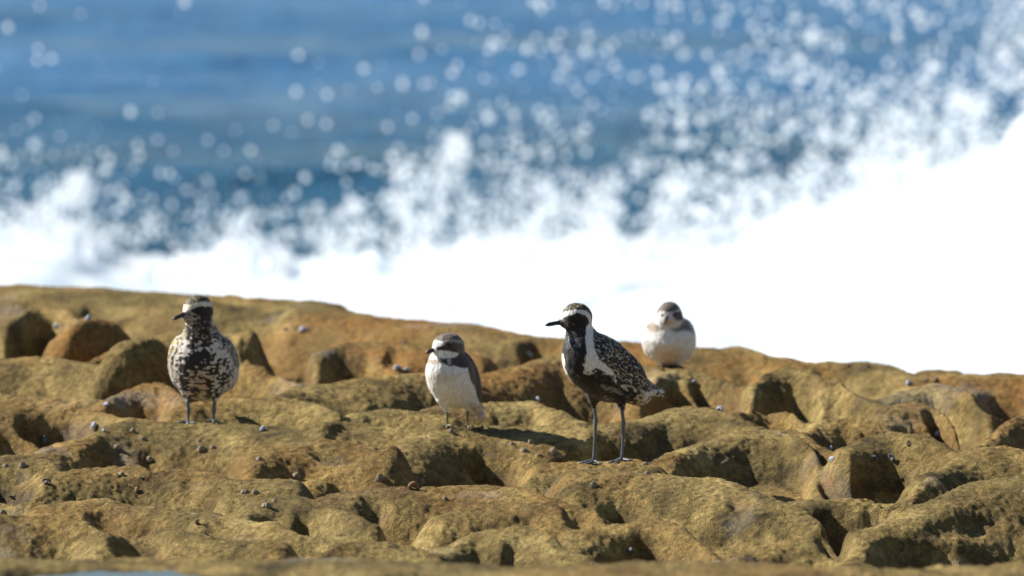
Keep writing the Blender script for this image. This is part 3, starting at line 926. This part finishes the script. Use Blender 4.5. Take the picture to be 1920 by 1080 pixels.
# --- large plover in near-black breeding plumage, in profile
z3 = zf(3.085, 1000, 540)
F_MAIN = (-.676, -.473, .566)
def paint_main(u, v, P, N):
    uj, vj = jit(u, v, P, 1.3, 4.5)
    f = F_MAIN
    back, fb = speckle(P, f, 3.8, 3, L3((.018, .016, .014)), [BUFF * .6, L3((.50, .48, .44)), GOLD * .55, L3((.34, .32, .29)), L3((.55,.53,.5))], .11)
    flank, ff = speckle(P, f, 7.5, 5, L3((.03, .028, .028)), [WHITE * .8, WHITE * .65, L3((.45, .40, .36))], .22)
    col = flank.copy()
    bars = noise3(P[:, 0] / 5 + P[:, 2] / 9, P[:, 1] / 8, (P[:, 2] - P[:, 0]) / 16, 9)
    col = lerp(col, np.zeros_like(col) + WHITE * .82, sstep(1195, 1215, u) * sstep(.0, .15, -bars + .25) * sstep(722, 735, v + (u - 1200) * .0))
    black = z3((120,165),(170,148),(200,132),(250,120),(300,132),(325,165),(303,210),(298,270),(308,340),(290,380),(280,425),(290,470),(330,480),(360,455),(400,470),(455,500),(470,530),(500,545),(540,580),(575,580),(610,596),(560,650),(480,690),(380,700),(300,680),(200,600),(120,480),(150,480),(188,490),(180,440),(172,400),(150,350),(150,300),(120,230))
    m = soft(uj, vj, black, 1.0)
    bl = BLACK + np.clip(noise3(P[:, 0] / 3.2, P[:, 1] / 3.2, P[:, 2] / 5, 8) - .45, 0, 1)[:, None] * L3((.3, .3, .3))
    col = lerp(col, bl, m)
    # pale smudges in the neck and belly edge
    n1 = noise3(P[:, 0] / 4, P[:, 1] / 4, P[:, 2] / 3, 18)
    col = lerp(col, np.zeros_like(col) + L3((.20, .20, .22)), soft(u, v, z3((185,240),(245,250),(250,310),(195,320)), 5) * sstep(.0, .3, n1))
    col = lerp(col, np.zeros_like(col) + L3((.20, .19, .20)), soft(u, v, z3((390,530),(470,545),(520,600),(420,640),(390,590)), 5) * sstep(.05, .3, np.sin((v - .35 * u) / 3.6) * .5 + n1 * .5))
    bk = z3((335,215),(420,240),(570,330),(660,430),(720,520),(800,570),(800,600),(745,590),(700,585),(650,590),(600,570),(540,540),(490,500),(440,440),(390,400),(352,330),(338,270))
    col = lerp(col, back, soft(uj, vj, bk, 1.5) )
    wh = z3((150,160),(165,125),(185,105),(240,100),(300,104),(325,128),(337,165),(347,220),(340,270),(352,330),(378,388),(430,430),(470,472),(452,488),(400,458),(358,432),(328,458),(294,455),(290,420),(302,380),(306,340),(298,270),(303,210),(322,165),(296,130),(250,119),(205,132),(172,150),(165,165))
    w = soft(uj, vj, wh, 1.0)
    col = lerp(col, np.zeros_like(col) + WHITE, w)
    wf = z3((140,350),(168,358),(178,390),(182,440),(196,488),(178,496),(140,470))
    col = lerp(col, np.zeros_like(col) + WHITE, soft(uj, vj, wf, .8))
    cr = z3((130,118),(155,60),(240,40),(320,70),(345,130),(330,132),(302,106),(245,97),(195,108),(165,118))
    cap, _ = speckle(P, (-1, -.15, .2), 2.9, 13, L3((.022, .018, .012)), [GOLD * .7, BUFF * .5, GOLD * .5], .06)
    col = lerp(col, cap, soft(u, v, cr, .7))
    # grey mottling round the bill base
    fm = soft(u, v, z3((145,165),(190,155),(205,185),(180,215),(150,190)), 3) * sstep(-.3, .3, noise3(P[:, 0] / 2.5, P[:, 1] / 2.5, P[:, 2] / 2.5, 28))
    col = lerp(col, np.zeros_like(col) + L3((.38, .38, .38)), fm * .8)
    return col, .35 * (fb - .5) * soft(uj, vj, bk, 3)

main_b = [E(1128,685,0,F_MAIN,(88,52,57)), E(1098,668,-18,(0,1,0.1),(42,42,46),14), K(1091,640,-22,34,1084,605,-24,24,12),
          E(1081,588,-26,(-1,-.15,.03),(29,24,27),7), E(1062,596,-28,(-1,-.15,-.2),(15,11,12),8),
          K(1190,718,34,27,1226,735,58,9,12), E(1182,722,20,F_MAIN,(50,34,30),10), K(1210,724,42,10,1245,736,66,3.5,6), K(1215,728,40,9,1243,745,60,3,6),
          E(1164,686,-19,(-.68,-.40,.60),(66,15,35),5), E(1122,684,40,(-.68,-.55,.56),(66,15,35),5),
          K(1163,738,-6,15,1167,763,-5,4.5,8), K(1114,738,12,15,1113,760,14,4.5,8)]
p_main = unproject(1140, 868); p_main[1] -= .01
bird('plover', 'tall black-breasted plover with white neck stripe, standing in profile on long grey legs', 'bird', 'plovers on the rock platform',
     main_b, (1140, 866), p_main, (1080, 590, -26, 36), (.574, -.819, 0), (.15, -1, 0), paint_main,
     ((1057, 597, -30), (1021, 602, -38), 6.3), [(1080, 585, 4.0, 0)],
     [((1165,757,-6),(1169,789,-6),(1166,868,-8),[(-30,-8),(-14,-34),(20,-22),(6,10)],3.1),
      ((1113,755,14),(1117,786,16),(1113,862,14),[(-30,-4),(-16,-26),(16,-18)],3.1)], M_LEGD)

# --- large plover half moulted, facing us
z1 = zf(4.0, 290, 530)
F_LEFT = (-.18, -.68, .71)
def paint_left(u, v, P, N):
    uj, vj = jit(u, v, P, 1.4, 5, 5)
    base = WHITE * L3((.88, .84, .80))
    col = np.zeros((len(P), 3)) + base * .92
    n = noise3(P[:, 0] / 7.5, P[:, 1] / 7.5, P[:, 2] / 3.6, 33); n2 = noise3(P[:, 0] / 3.6, P[:, 1] / 4, P[:, 2] / 2.4, 34)
    spk = .78 * n + .42 * n2
    dk = L3((.024, .021, .023))
    belly = soft(u, v, z1((170,560),(250,520),(330,500),(440,520),(540,600),(570,680),(540,760),(470,860),(250,860),(190,760),(150,660)), 6)
    chest = soft(u, v, z1((225,300),(330,300),(430,320),(440,420),(420,520),(400,600),(300,640),(255,600),(240,480),(235,400)), 5)
    col = lerp(col, np.zeros_like(col) + L3((.52, .36, .26)), soft(u, v, z1((290,640),(400,640),(420,860),(280,860)), 14) * .85)
    thr = .24 - .52 * belly * (1 - .45 * soft(u, v, z1((325,560),(375,560),(380,860),(320,860)), 6)) - .60 * chest
    col = lerp(col, np.zeros_like(col) + dk, sstep(0, .14, spk - thr))
    sl_, fa = speckle(P, F_LEFT, 5.6, 43, L3((.03, .026, .02)), [GOLD * .9, BUFF * .8, WHITE * .8], .28)
    col = lerp(col, sl_, soft(uj, vj, z1((60,560),(100,440),(180,380),(230,330),(240,380),(200,430),(190,480),(150,560),(120,640),(80,680)), 3))
    sr_, fb = speckle(P, F_LEFT, 5.8, 44, L3((.02, .02, .02)), [BUFF * .45, WHITE * .6, GREY], .22)
    col = lerp(col, sr_, soft(uj, vj, z1((440,300),(490,340),(560,420),(620,520),(640,660),(600,640),(570,560),(540,500),(480,440),(445,400),(430,340)), 3))
    n3 = noise3(P[:, 0] / 2.6, P[:, 1] / 2.6, P[:, 2] / 2.0, 48)
    face = soft(u, v, z1((210,195),(270,180),(345,150),(428,165),(440,240),(430,300),(420,350),(400,400),(330,400),(290,350),(255,310),(230,280)), 2)
    col = lerp(col, np.zeros_like(col) + L3((.36, .34, .32)), face * .95)
    dens = soft(u, v, z1((330,190),(430,160),(440,250),(430,340),(400,400),(320,390),(300,300)), 8)
    col = lerp(col, np.zeros_like(col) + BLACK * 1.6, face * sstep(-.2, .1, n3 - .28 + .75 * dens))
    mask = z1((268,190),(300,165),(345,150),(428,162),(440,215),(425,240),(370,235),(330,222),(295,210))
    col = lerp(col, np.zeros_like(col) + BLACK * 1.4, soft(uj, vj, mask, 1.0))
    br = z1((195,160),(208,140),(250,150),(300,135),(350,122),(420,130),(428,170),(420,165),(350,152),(300,165),(270,188),(235,198),(205,200))
    col = lerp(col, np.zeros_like(col) + L3((.78, .70, .52)), soft(uj, vj, br, .9))
    cr = z1((190,140),(230,60),(330,50),(440,80),(440,150),(415,128),(350,122),(300,135),(262,150),(225,148))
    cap, _ = speckle(P, (-.8, -.6, .2), 2.9, 53, L3((.022, .018, .012)), [GOLD * .8, GOLD * .6, BUFF * .5], .08)
    col = lerp(col, cap, soft(u, v, cr, .8))
    col = lerp(col, np.zeros_like(col) + BUFF, soft(u, v, z1((425,240),(440,240),(448,300),(430,310)), 2) * .8)
    return col, .25 * (fa - .5)

left_b = [E(377,687,22,F_LEFT,(77,59,59)), K(376,640,-4,40,374,606,-22,27,14), E(371,578,-26,(-.8,-.6,0),(30,25,29),7),
          E(354,588,-42,(-.8,-.6,-.15),(14,11,13),8), K(386,728,70,30,394,745,120,10,14),
          E(334,682,34,(-.12,-.62,.74),(54,18,40),16), E(422,682,28,(-.22,-.62,.74),(54,18,40),16),
          K(347,728,2,14,349,750,2,4,8), K(401,728,0,13,401,750,2,4,8)]
gy_l = pt_z(372, 788, .03)
p_left = np.array([(372 - 960) / FPX * 12.47, 12.47, 0.0]); p_left[2] = CAMH + ray(372, 790)[2] * 12.47
bird('plover', 'moulting plover facing forward, breast blotched black and white, gold-flecked cap, bill turned left', 'bird', 'plovers on the rock platform',
     left_b, (372, 790), p_left, (371, 582, -26, 36), (.97, -.25, 0), (.6, -.8, 0), paint_left,
     ((349, 584, -46), (325, 592, -62), 6.0), [(372, 577, 3.8, 0)],
     [((349,748,2),(351,770,3),(350,796,0),[(-20,-14),(0,-24),(18,-14)],3.4),
      ((401,748,2),(399,768,3),(398,792,4),[(-16,-14),(2,-24),(18,-14)],3.2)], M_LEGD)

# --- small plovers with brown caps
z2 = zf(4.907, 780, 600)
BRN = L3((.125, .096, .072)); DBR = L3((.062, .050, .042))
F_MID = (-.386, -.514, .766)
def paint_mid(u, v, P, N):
    uj, vj = jit(u, v, P, 1.0, 4.5, 8)
    n = noise3(P[:, 0] / 5, P[:, 1] / 5, P[:, 2] / 5, 63); n2 = noise3(P[:, 0] / 2.4, P[:, 1] / 2.4, P[:, 2] / 3.5, 64)
    W_ = L3((.80, .79, .76))
    col = np.zeros((len(P), 3)) + W_ * (1 + .08 * n[:, None])
    def pt(poly, c, w=1.0, j=True):
        nonlocal col
        m = soft(uj if j else u, vj if j else v, poly, w)
        col = lerp(col, (np.zeros_like(col) + c) * (1 + .35 * n2[:, None]), m)
    pt(z2((90,350),(150,335),(230,345),(250,375),(170,390),(110,400)), L3((.36,.29,.22)), 4)
    pt(z2((80,540),(200,480),(350,470),(350,520),(200,560)), L3((.66,.60,.53)), 10)
    pt(z2((480,760),(560,770),(640,800),(670,980),(560,960)), L3((.66,.52,.44)), 4)
    pt(z2((440,300),(480,300),(560,400),(620,560),(660,740),(640,860),(600,790),(565,720),(545,620),(500,540),(480,430),(445,400)), BRN * .65, 1.4)
    pt(z2((222,335),(300,338),(370,322),(400,290),(450,270),(490,330),(495,410),(450,430),(350,400),(300,402),(240,372)), DBR, 1.3)
    pt(z2((285,345),(320,340),(330,380),(300,392)), L3((.40,.38,.34)), 1.5)
    # face and cap
    pt(z2((150,160),(200,90),(300,80),(400,110),(450,200),(470,300),(400,292),(330,278),(260,262),(200,268),(195,240),(250,225),(262,190),(240,178),(150,185)), BRN, .8)
    pt(z2((180,228),(250,205),(330,190),(360,240),(390,285),(300,268),(220,262)), DBR, 1.2)
    pt(z2((262,168),(335,160),(415,172),(432,205),(350,186),(270,184)), L3((.40,.34,.28)), 1.6)
    pt(z2((130,180),(170,172),(245,180),(262,200),(230,228),(180,238),(140,235)), W_, .8)
    pt(z2((130,290),(165,278),(230,262),(300,266),(395,286),(372,316),(300,335),(225,330),(200,346),(130,350)), W_ * 1.05, .8)
    return col, .12 * n2
mid_b = [E(846,712,0,F_MID,(62,46,44)), K(845,688,-8,40,842,664,-14,29,12), E(841,648,-16,(-.85,-.5,0),(31,26,26),7),
         E(823,653,-27,(-.85,-.5,-.1),(12,10,10),7), K(882,742,22,15,900,782,34,9,8), K(888,745,22,10,906,788,36,4,4),
         E(879,712,0,(-.25,-.15,.95),(56,11,24),4), E(826,704,30,(-.35,-.35,.9),(46,12,22),12),
         K(832,750,-4,13,836,770,-4,4,8), K(878,752,8,12,877,768,8,4,8)]
p_mid = unproject(850, 801)
bird('small_plover', 'small brown-capped plover with white breast standing in the middle, between the two larger plovers', 'bird', 'small plovers on the rock platform',
     mid_b, (850, 801), p_mid, (841, 650, -16, 36), (.8, -.6, 0), (.5, -.85, 0), paint_mid,
     ((817, 652, -30), (799, 658, -42), 5.4), [(842, 641, 3.6, 0)],
     [((834,764,-4),(839,777,-3),(838,804,-2),[(-14,-14),(0,-20),(12,-14)],2.3),
      ((877,762,8),(877,774,9),(877,794,10),[(-12,-14),(2,-20),(14,-14)],2.3)], M_LEGO)

z4 = zf(6.747, 1180, 540)
F_RT = (-.15, -.8, .58)
def paint_rt(u, v, P, N):
    uj, vj = jit(u, v, P, .9, 4.5, 11)
    n = noise3(P[:, 0] / 6, P[:, 1] / 6, P[:, 2] / 6, 73); n2 = noise3(P[:, 0] / 2.6, P[:, 1] / 2.6, P[:, 2] / 3.5, 74)
    W_ = L3((.80, .78, .75))
    col = np.zeros((len(P), 3)) + W_ * (1 + .06 * n[:, None])
    back = sstep(.25, .5, N[:, 1]) * sstep(-665, -640, P[:, 2])
    col = lerp(col, np.zeros_like(col) + BRN, back)
    def pt(poly, c, w=1.0):
        nonlocal col
        m = soft(uj, vj, poly, w)
        col = lerp(col, (np.zeros_like(col) + c) * (1 + .3 * n2[:, None]), m)
    pt(z4((200,470),(300,400),(330,420),(400,470),(420,510),(330,550),(250,540),(230,520)), L3((.33,.26,.195)), 4)
    pt(z4((510,490),(620,470),(690,380),(760,420),(830,560),(780,540),(700,520),(600,540)), L3((.17,.15,.14)), 4.5)
    pt(z4((350,330),(330,220),(400,140),(500,110),(640,150),(680,250),(600,262),(540,278),(450,265),(380,275)), BRN * 1.15, 1)
    pt(z4((410,255),(520,250),(600,250),(580,275),(470,280)), DBR, 1.5)
    pt(z4((540,300),(580,280),(660,270),(700,350),(670,400),(600,395),(550,350)), L3((.10,.085,.08)), 1.5)
    pt(z4((400,285),(540,290),(530,330),(470,320),(400,330)), L3((.55,.5,.45)), 2)
    pt(z4((325,380),(400,355),(440,400),(420,470),(380,480),(330,430)), W_ * 1.05, 1)
    pt(z4((430,400),(560,370),(650,400),(560,460),(480,470),(430,440)), L3((.60,.52,.44)), 2.5)
    pt(z4((360,760),(640,760),(600,980),(400,980)), L3((.66,.54,.42)), 12)
    return col, .1 * n2
rt_b = [E(1256,640,14,F_RT,(52,49,46)), K(1257,624,-4,42,1255,604,-12,29,12), E(1255,588,-15,(-.35,-.93,-.1),(27,23,25),6),
        E(1251,594,-32,(-.3,-.93,-.2),(13,11,10),7), K(1262,668,55,18,1266,680,100,8,10),
        E(1224,636,26,(-.2,-.7,.6),(42,14,30),14), E(1288,636,24,(-.1,-.7,.6),(42,14,30),14),
        K(1240,672,2,10,1240,684,2,3.5,7), K(1272,672,2,12,1274,684,2,4,7)]
p_rt = unproject(1256, 688, 12.4)
p_rt = np.array([(1256 - 960) / FPX * 13.3, 13.3, CAMH + ray(1256, 688)[2] * 13.3])
bird('small_plover', 'small fluffed-up plover facing the camera on the far skyline, behind the tall black plover', 'bird', 'small plovers on the rock platform',
     rt_b, (1256, 688), p_rt, (1255, 590, -15, 32), (.98, -.15, 0), (.93, -.35, 0), paint_rt,
     ((1250, 592, -42), (1245, 602, -56), 4.4), [(1268, 585, 3.4, 0), (1239, 587, 3.2, 0)],
     [((1240,680,2),(1240,684,2),(1241,690,0),[(-10,-12),(0,-18),(10,-12)],2.2),
      ((1274,680,2),(1274,684,3),(1275,689,4),[(-10,-12),(0,-18),(10,-12)],2.2)], M_LEGO)

# ------------------------------------------------------------------ shells on the rock
def shell_mesh(name, mat, turns=2.6, grow=.20, wide=.62, tall=1.25, seed=0):
    n = int(turns * 22); m = 12
    V = []; Q = []
    for i in range(n):
        t = i / 22 * 2 * math.pi; Rr = math.exp(grow * (t - turns * 2 * math.pi))
        c = np.array([Rr * math.cos(t), Rr * math.sin(t), 0]) * .62
        rad = Rr * wide * (1 + .03 * math.sin(i * 2.3))
        zc = -tall * Rr
        for k in range(m):
            a = 2 * math.pi * k / m
            V.append((c[0] + rad * math.cos(a) * math.cos(t), c[1] + rad * math.cos(a) * math.sin(t), zc + rad * 1.12 * math.sin(a)))
    for i in range(n - 1):
        for k in range(m):
            Q.append((i * m + k, (i + 1) * m + k, (i + 1) * m + (k + 1) % m, i * m + (k + 1) % m))
    T = []
    V = np.array(V); e = (n - 1) * m
    # sunken mouth
    rim = V[e:e + m]; cc = rim.mean(0)
    t = (n - 1) / 22 * 2 * math.pi; back = np.array([math.sin(t), -math.cos(t), 0]) * .22
    V = np.concatenate([V, rim * .8 + cc * .2, rim * .55 + cc * .45 + back, [cc + back * 1.3]])
    b1 = e + m; b2 = b1 + m
    for k in range(m):
        k2 = (k + 1) % m
        Q.append((e + k, b1 + k, b1 + k2, e + k2)); Q.append((b1 + k, b2 + k, b2 + k2, b1 + k2)); T.append((b2 + k, b2 + m, b2 + k2))
    lo, hi = V.min(0), V.max(0)
    V = (V - (lo + hi) / 2) / (hi - lo).max()
    return mesh_from(name, V, Q, [mat], T=T)

def limpet_mesh(name, mat, ribs, h, seed):
    n = ribs * 4; V = []; Q = []; T = []
    prof = [(1.0, 0), (.93, .22), (.74, .52), (.48, .80), (.2, .97)]
    for r, z in prof:
        for k in range(n):
            a = 2 * math.pi * k / n
            w = 1 + .13 * (r ** 1.2) * math.cos(a * ribs + .3 * math.sin(3 * a)) + .07 * math.sin(2 * a + seed) + .05 * math.sin(5 * a + 2 * seed)
            V.append((r * w * math.cos(a) * .5, r * w * math.sin(a) * .44, z * h * .5 * (1 + .05 * math.cos(a * ribs))))
    for i in range(len(prof) - 1):
        for k in range(n):
            Q.append((i * n + k, i * n + (k + 1) % n, (i + 1) * n + (k + 1) % n, (i + 1) * n + k))
    V.append((0, 0, h * .5)); V.append((0, 0, 0)); L = len(V)
    for k in range(n):
        T.append(((len(prof) - 1) * n + k, (len(prof) - 1) * n + (k + 1) % n, L - 2)); T.append(((k + 1) % n, k, L - 1))
    return mesh_from(name, V, Q, [mat], T=T)

def shell_mat(name, a, b, rough, banded=True):
    k = NT(name)
    c = k.ramp(k.noise(5, 5, .6, k.vmul((1, 1, 2.5))), [(.35, a), (.65, b)])
    if banded:
        c = k.mix(k.ramp(k.noise(9, 2, .5, k.vmul((.2, .2, 3))), [(.5, 0), (.6, .35)]), c, tuple(x * .45 for x in a))
    k.bsdf(c, rough, k.bump(k.noise(26, 4), .5, .03))
    return k.m
MS_BLUE = shell_mat('pale_blue_shell', (.45, .52, .66), (.84, .87, .95), .4)
MS_BROWN = shell_mat('brown_shell', (.10, .075, .05), (.30, .24, .17), .55)
MS_RUST = shell_mat('rusty_shell', (.22, .09, .04), (.38, .2, .1), .6)
MS_LIMP = shell_mat('limpet_shell', (.19, .14, .085), (.50, .42, .30), .75, False)
MS_GREY = shell_mat('grey_shell', (.10, .12, .14), (.30, .33, .35), .5)
peri = shell_mesh('periwinkle', MS_BLUE)
peri2 = shell_mesh('periwinkle', MS_GREY, 2.4, .21, .66, 1.1)
whelk = shell_mesh('sea_snail', MS_BROWN, 3.0, .17, .60, 1.7)
rusty = shell_mesh('sea_snail', MS_RUST, 2.6, .2, .64, 1.2)
limp = [limpet_mesh('limpet', MS_LIMP, r, h, sd) for r, h, sd in ((9, .95, 1), (12, .8, 2), (10, 1.15, 4))]
MESHES = {'p': (peri, 'periwinkle', 'shell', 'pale blue periwinkles on the rock'), 'g': (peri2, 'periwinkle', 'shell', 'grey periwinkles on the rock'),
          'w': (whelk, 'sea_snail', 'shell', 'brown sea snails on the rock'), 'r': (rusty, 'sea_snail', 'shell', 'rusty sea snails on the rock'),
          'l': (None, 'limpet', 'limpet', 'ribbed limpets clinging to the rock')}
SHELLS = [
 ('p',177,800,17,'largest bright blue-white shell, on the right lip of the dark hollow at the left edge'),
 ('p',194,806,7,'tiny pale shell touching the right side of the largest blue-white shell'),
 ('p',199,759,12,'blue-white shell on the left slope of the rounded mound below the left bird'),
 ('g',82,831,18,'flat blue-grey shell at the bottom of the dark hollow at the left edge'),
 ('p',107,613,13,'greyish-white shell in the shaded hollow of the upper left mounds'),
 ('p',165,596,11,'pale shell at the top of the big oval mound at upper left'),
 ('p',493,804,13,'round blue-white shell beside the right end of the left bird\'s shadow'),
 ('p',568,618,15,'blue-white shell high on the left slope, right of a dull brown one'),
 ('w',537,618,12,'dull brown shell just left of a blue-white shell high on the left slope'),
 ('w',543,598,9,'small dull brown shell nearest the skyline on the left slope'),
 ('w',645,608,9,'small brown shell under the step in the skyline left of centre'),
 ('p',745,691,14,'rounder of two white shells lying left of the small middle bird'),
 ('p',762,694,11,'flatter of two white shells, the one closer to the small middle bird'),
 ('w',760,640,12,'dull brown shell on the orange slope above the two white shells'),
 ('w',946,632,11,'brown shell sitting on the skyline left of the tall black bird'),
 ('p',992,667,12,'blue-white shell inside the dark hollow left of the tall bird\'s breast'),
 ('p',1008,748,11,'whitish shell on the peak of the small mound behind the tall bird\'s legs at left'),
 ('p',1197,759,10,'blue-grey shell just beneath the tail of the tall black bird'),
 ('p',1302,716,9,'tiny blue shell in the shaded hollow right of the tall bird\'s tail'),
 ('p',1350,767,12,'grey-white shell at the lower edge of the dark hollow right of the tall bird\'s tail'),
 ('w',1412,771,12,'reddish-brown shell on the ledge right of the dark hollow behind the tall bird'),
 ('w',1591,686,13,'left of two brown lumps of shell on the right skyline'),
 ('w',1628,687,12,'right of two brown lumps of shell on the right skyline'),
 ('p',1704,718,14,'bright blue-white shell near the right skyline'),
 ('w',1737,713,13,'brown shell between a bright white and a reddish one near the right skyline'),
 ('r',1756,713,16,'reddish shell below the dark brown boulder on the right skyline'),
 ('w',1722,750,10,'small brown shell standing on the peak of the right-hand mound'),
 ('p',1757,819,14,'long pale shell at the foot of the shaded flank on the right'),
 ('w',1703,831,15,'grey-brown shell on the sunny slope left of the long pale shell'),
 ('p',1560,862,14,'bright blue-white shell at the upper rim of the dark bowl at right'),
 ('p',1558,841,8,'tiny white shell just above the blue-white one at the bowl\'s rim'),
 ('g',1641,861,12,'dark blue-grey shell right of the dark bowl\'s rim'),
 ('g',1672,862,15,'largest dark grey shell on the slope right of the dark bowl'),
 ('g',1181,1043,19,'round grey shell in the dark hollow at bottom right of centre'),
 ('g',1343,1061,20,'blue-grey shell at the bottom edge, right of the dark hollow'),
 ('w',901,804,16,'striped brown snail on the rock under the tail of the small middle bird'),
 ('w',371,979,17,'dark brown snail with a shadow near the bottom, left of centre'),
 ('w',385,999,9,'little snail just below the dark brown snail near the bottom'),
 ('w',84,903,19,'round brown snail at the right edge of the dark pit at far left'),
 ('w',23,931,14,'brown snail inside the dark pit at far left'),
 ('w',497,941,9,'small pale snail lying against the limpet cluster at lower left'),
 ('w',412,917,8,'tiny dark snail alone on the lower left slope'),
 ('w',266,897,11,'grey-brown snail in the middle of the lower left slope'),
 ('w',236,908,9,'small dark snail left of the reddish one on the lower left slope'),
 ('r',256,920,14,'reddish-brown snail on the lower left slope'),
 ('l',249,805,16,'ribbed limpet on the crest right of the largest blue-white shell'),
 ('l',268,820,15,'flat pale limpet one step below the crest, under the left bird\'s left side'),
 ('l',219,836,18,'brown-topped limpet on the slope below the largest blue-white shell'),
 ('l',280,856,19,'dark ribbed limpet mid-slope, left of the small cracks'),
 ('l',10,869,18,'limpet cut by the left edge of the picture, above the dark pit'),
 ('l',43,869,20,'broad pale limpet above the dark pit at far left'),
 ('l',5,958,17,'limpet at the left edge below the dark pit'),
 ('l',373,824,13,'small limpet below the feet of the left bird'),
 ('l',378,838,22,'crusty pale limpet in the whitish scar below the left bird'),
 ('l',400,835,16,'limpet at the right end of the whitish scar below the left bird'),
 ('l',486,856,20,'knobbly pale limpet below the round blue-white shell'),
 ('l',556,889,22,'big dark knobbly limpet on the left-centre slope'),
 ('l',228,884,20,'flat limpet in the crack above the grey-brown snail'),
 ('l',459,918,21,'left limpet of the touching pair at lower left'),
 ('l',479,921,17,'right limpet of the touching pair at lower left'),
 ('l',500,943,24,'largest cream limpet, near the orange mound at lower left'),
 ('l',514,936,14,'small limpet at the upper right of the largest cream limpet'),
 ('l',845,806,18,'flat dark limpet between the small middle bird\'s feet and the rock edge'),
 ('l',797,819,12,'small limpet on the pale crest left of the small middle bird'),
 ('l',960,829,16,'first limpet of the trail leading to the tall bird\'s feet'),
 ('l',996,825,17,'limpet up-slope in the trail leading to the tall bird\'s feet'),
 ('l',983,841,20,'knobbly limpet in the middle of the trail towards the tall bird'),
 ('l',1010,851,13,'limpet at the low point of the trail towards the tall bird'),
 ('l',1037,842,20,'upright dark limpet at the left rim of the hollow behind the tall bird\'s feet'),
 ('l',1047,852,17,'pale limpet below the upright dark one, beside the tall bird\'s feet'),
 ('l',936,805,11,'small grey limpet right of the striped snail'),
 ('l',1113,905,20,'lone pale limpet below the tall bird\'s feet'),
 ('l',1213,884,15,'limpet a step in front of the tall bird, to the right'),
 ('l',1210,868,15,'pale limpet level with the tall bird\'s right foot'),
 ('l',713,893,24,'large round-topped limpet on the lip of the shaded crack, centre left'),
 ('l',791,901,16,'limpet above the orange lump, centre left'),
 ('r',777,913,24,'orange lump of shell in the crack at centre left'),
 ('l',834,934,13,'white-topped limpet on the centre slope'),
]
rs = random.Random(5)
for i, (kd, u, v, sz, lab) in enumerate(SHELLS):
    p = unproject(u, v + sz * .3)
    if p is None: continue
    me, nm, cat, grp = MESHES[kd]
    if kd == 'l': me = limp[i % 3]
    size = sz * p[1] / FPX
    o = bpy.data.objects.new(nm, me)
    if kd == 'l':
        e = .006
        n = Vector((-(hz(p[0] + e, p[1]) - hz(p[0] - e, p[1])) / (2 * e), -(hz(p[0], p[1] + e) - hz(p[0], p[1] - e)) / (2 * e), 1)).normalized()
        o.rotation_mode = 'QUATERNION'
        from mathutils import Quaternion
        o.rotation_quaternion = n.to_track_quat('Z', 'Y') @ Quaternion((0, 0, 1), rs.uniform(0, 6.28))
        o.location = (p[0], p[1], p[2] - size * .06)
        o.scale = (size * .78, size * .78, size * rs.uniform(.65, 1.0))
    else:
        o.rotation_euler = (rs.uniform(1.1, 1.9), rs.uniform(-.4, .4), rs.uniform(0, 6.28))
        o.location = (p[0], p[1], p[2] + size * .30)
        o.scale = (size * (1.12 if kd == 'p' else .95),) * 3
    COL.objects.link(o)
    tag(o, lab, cat, grp)
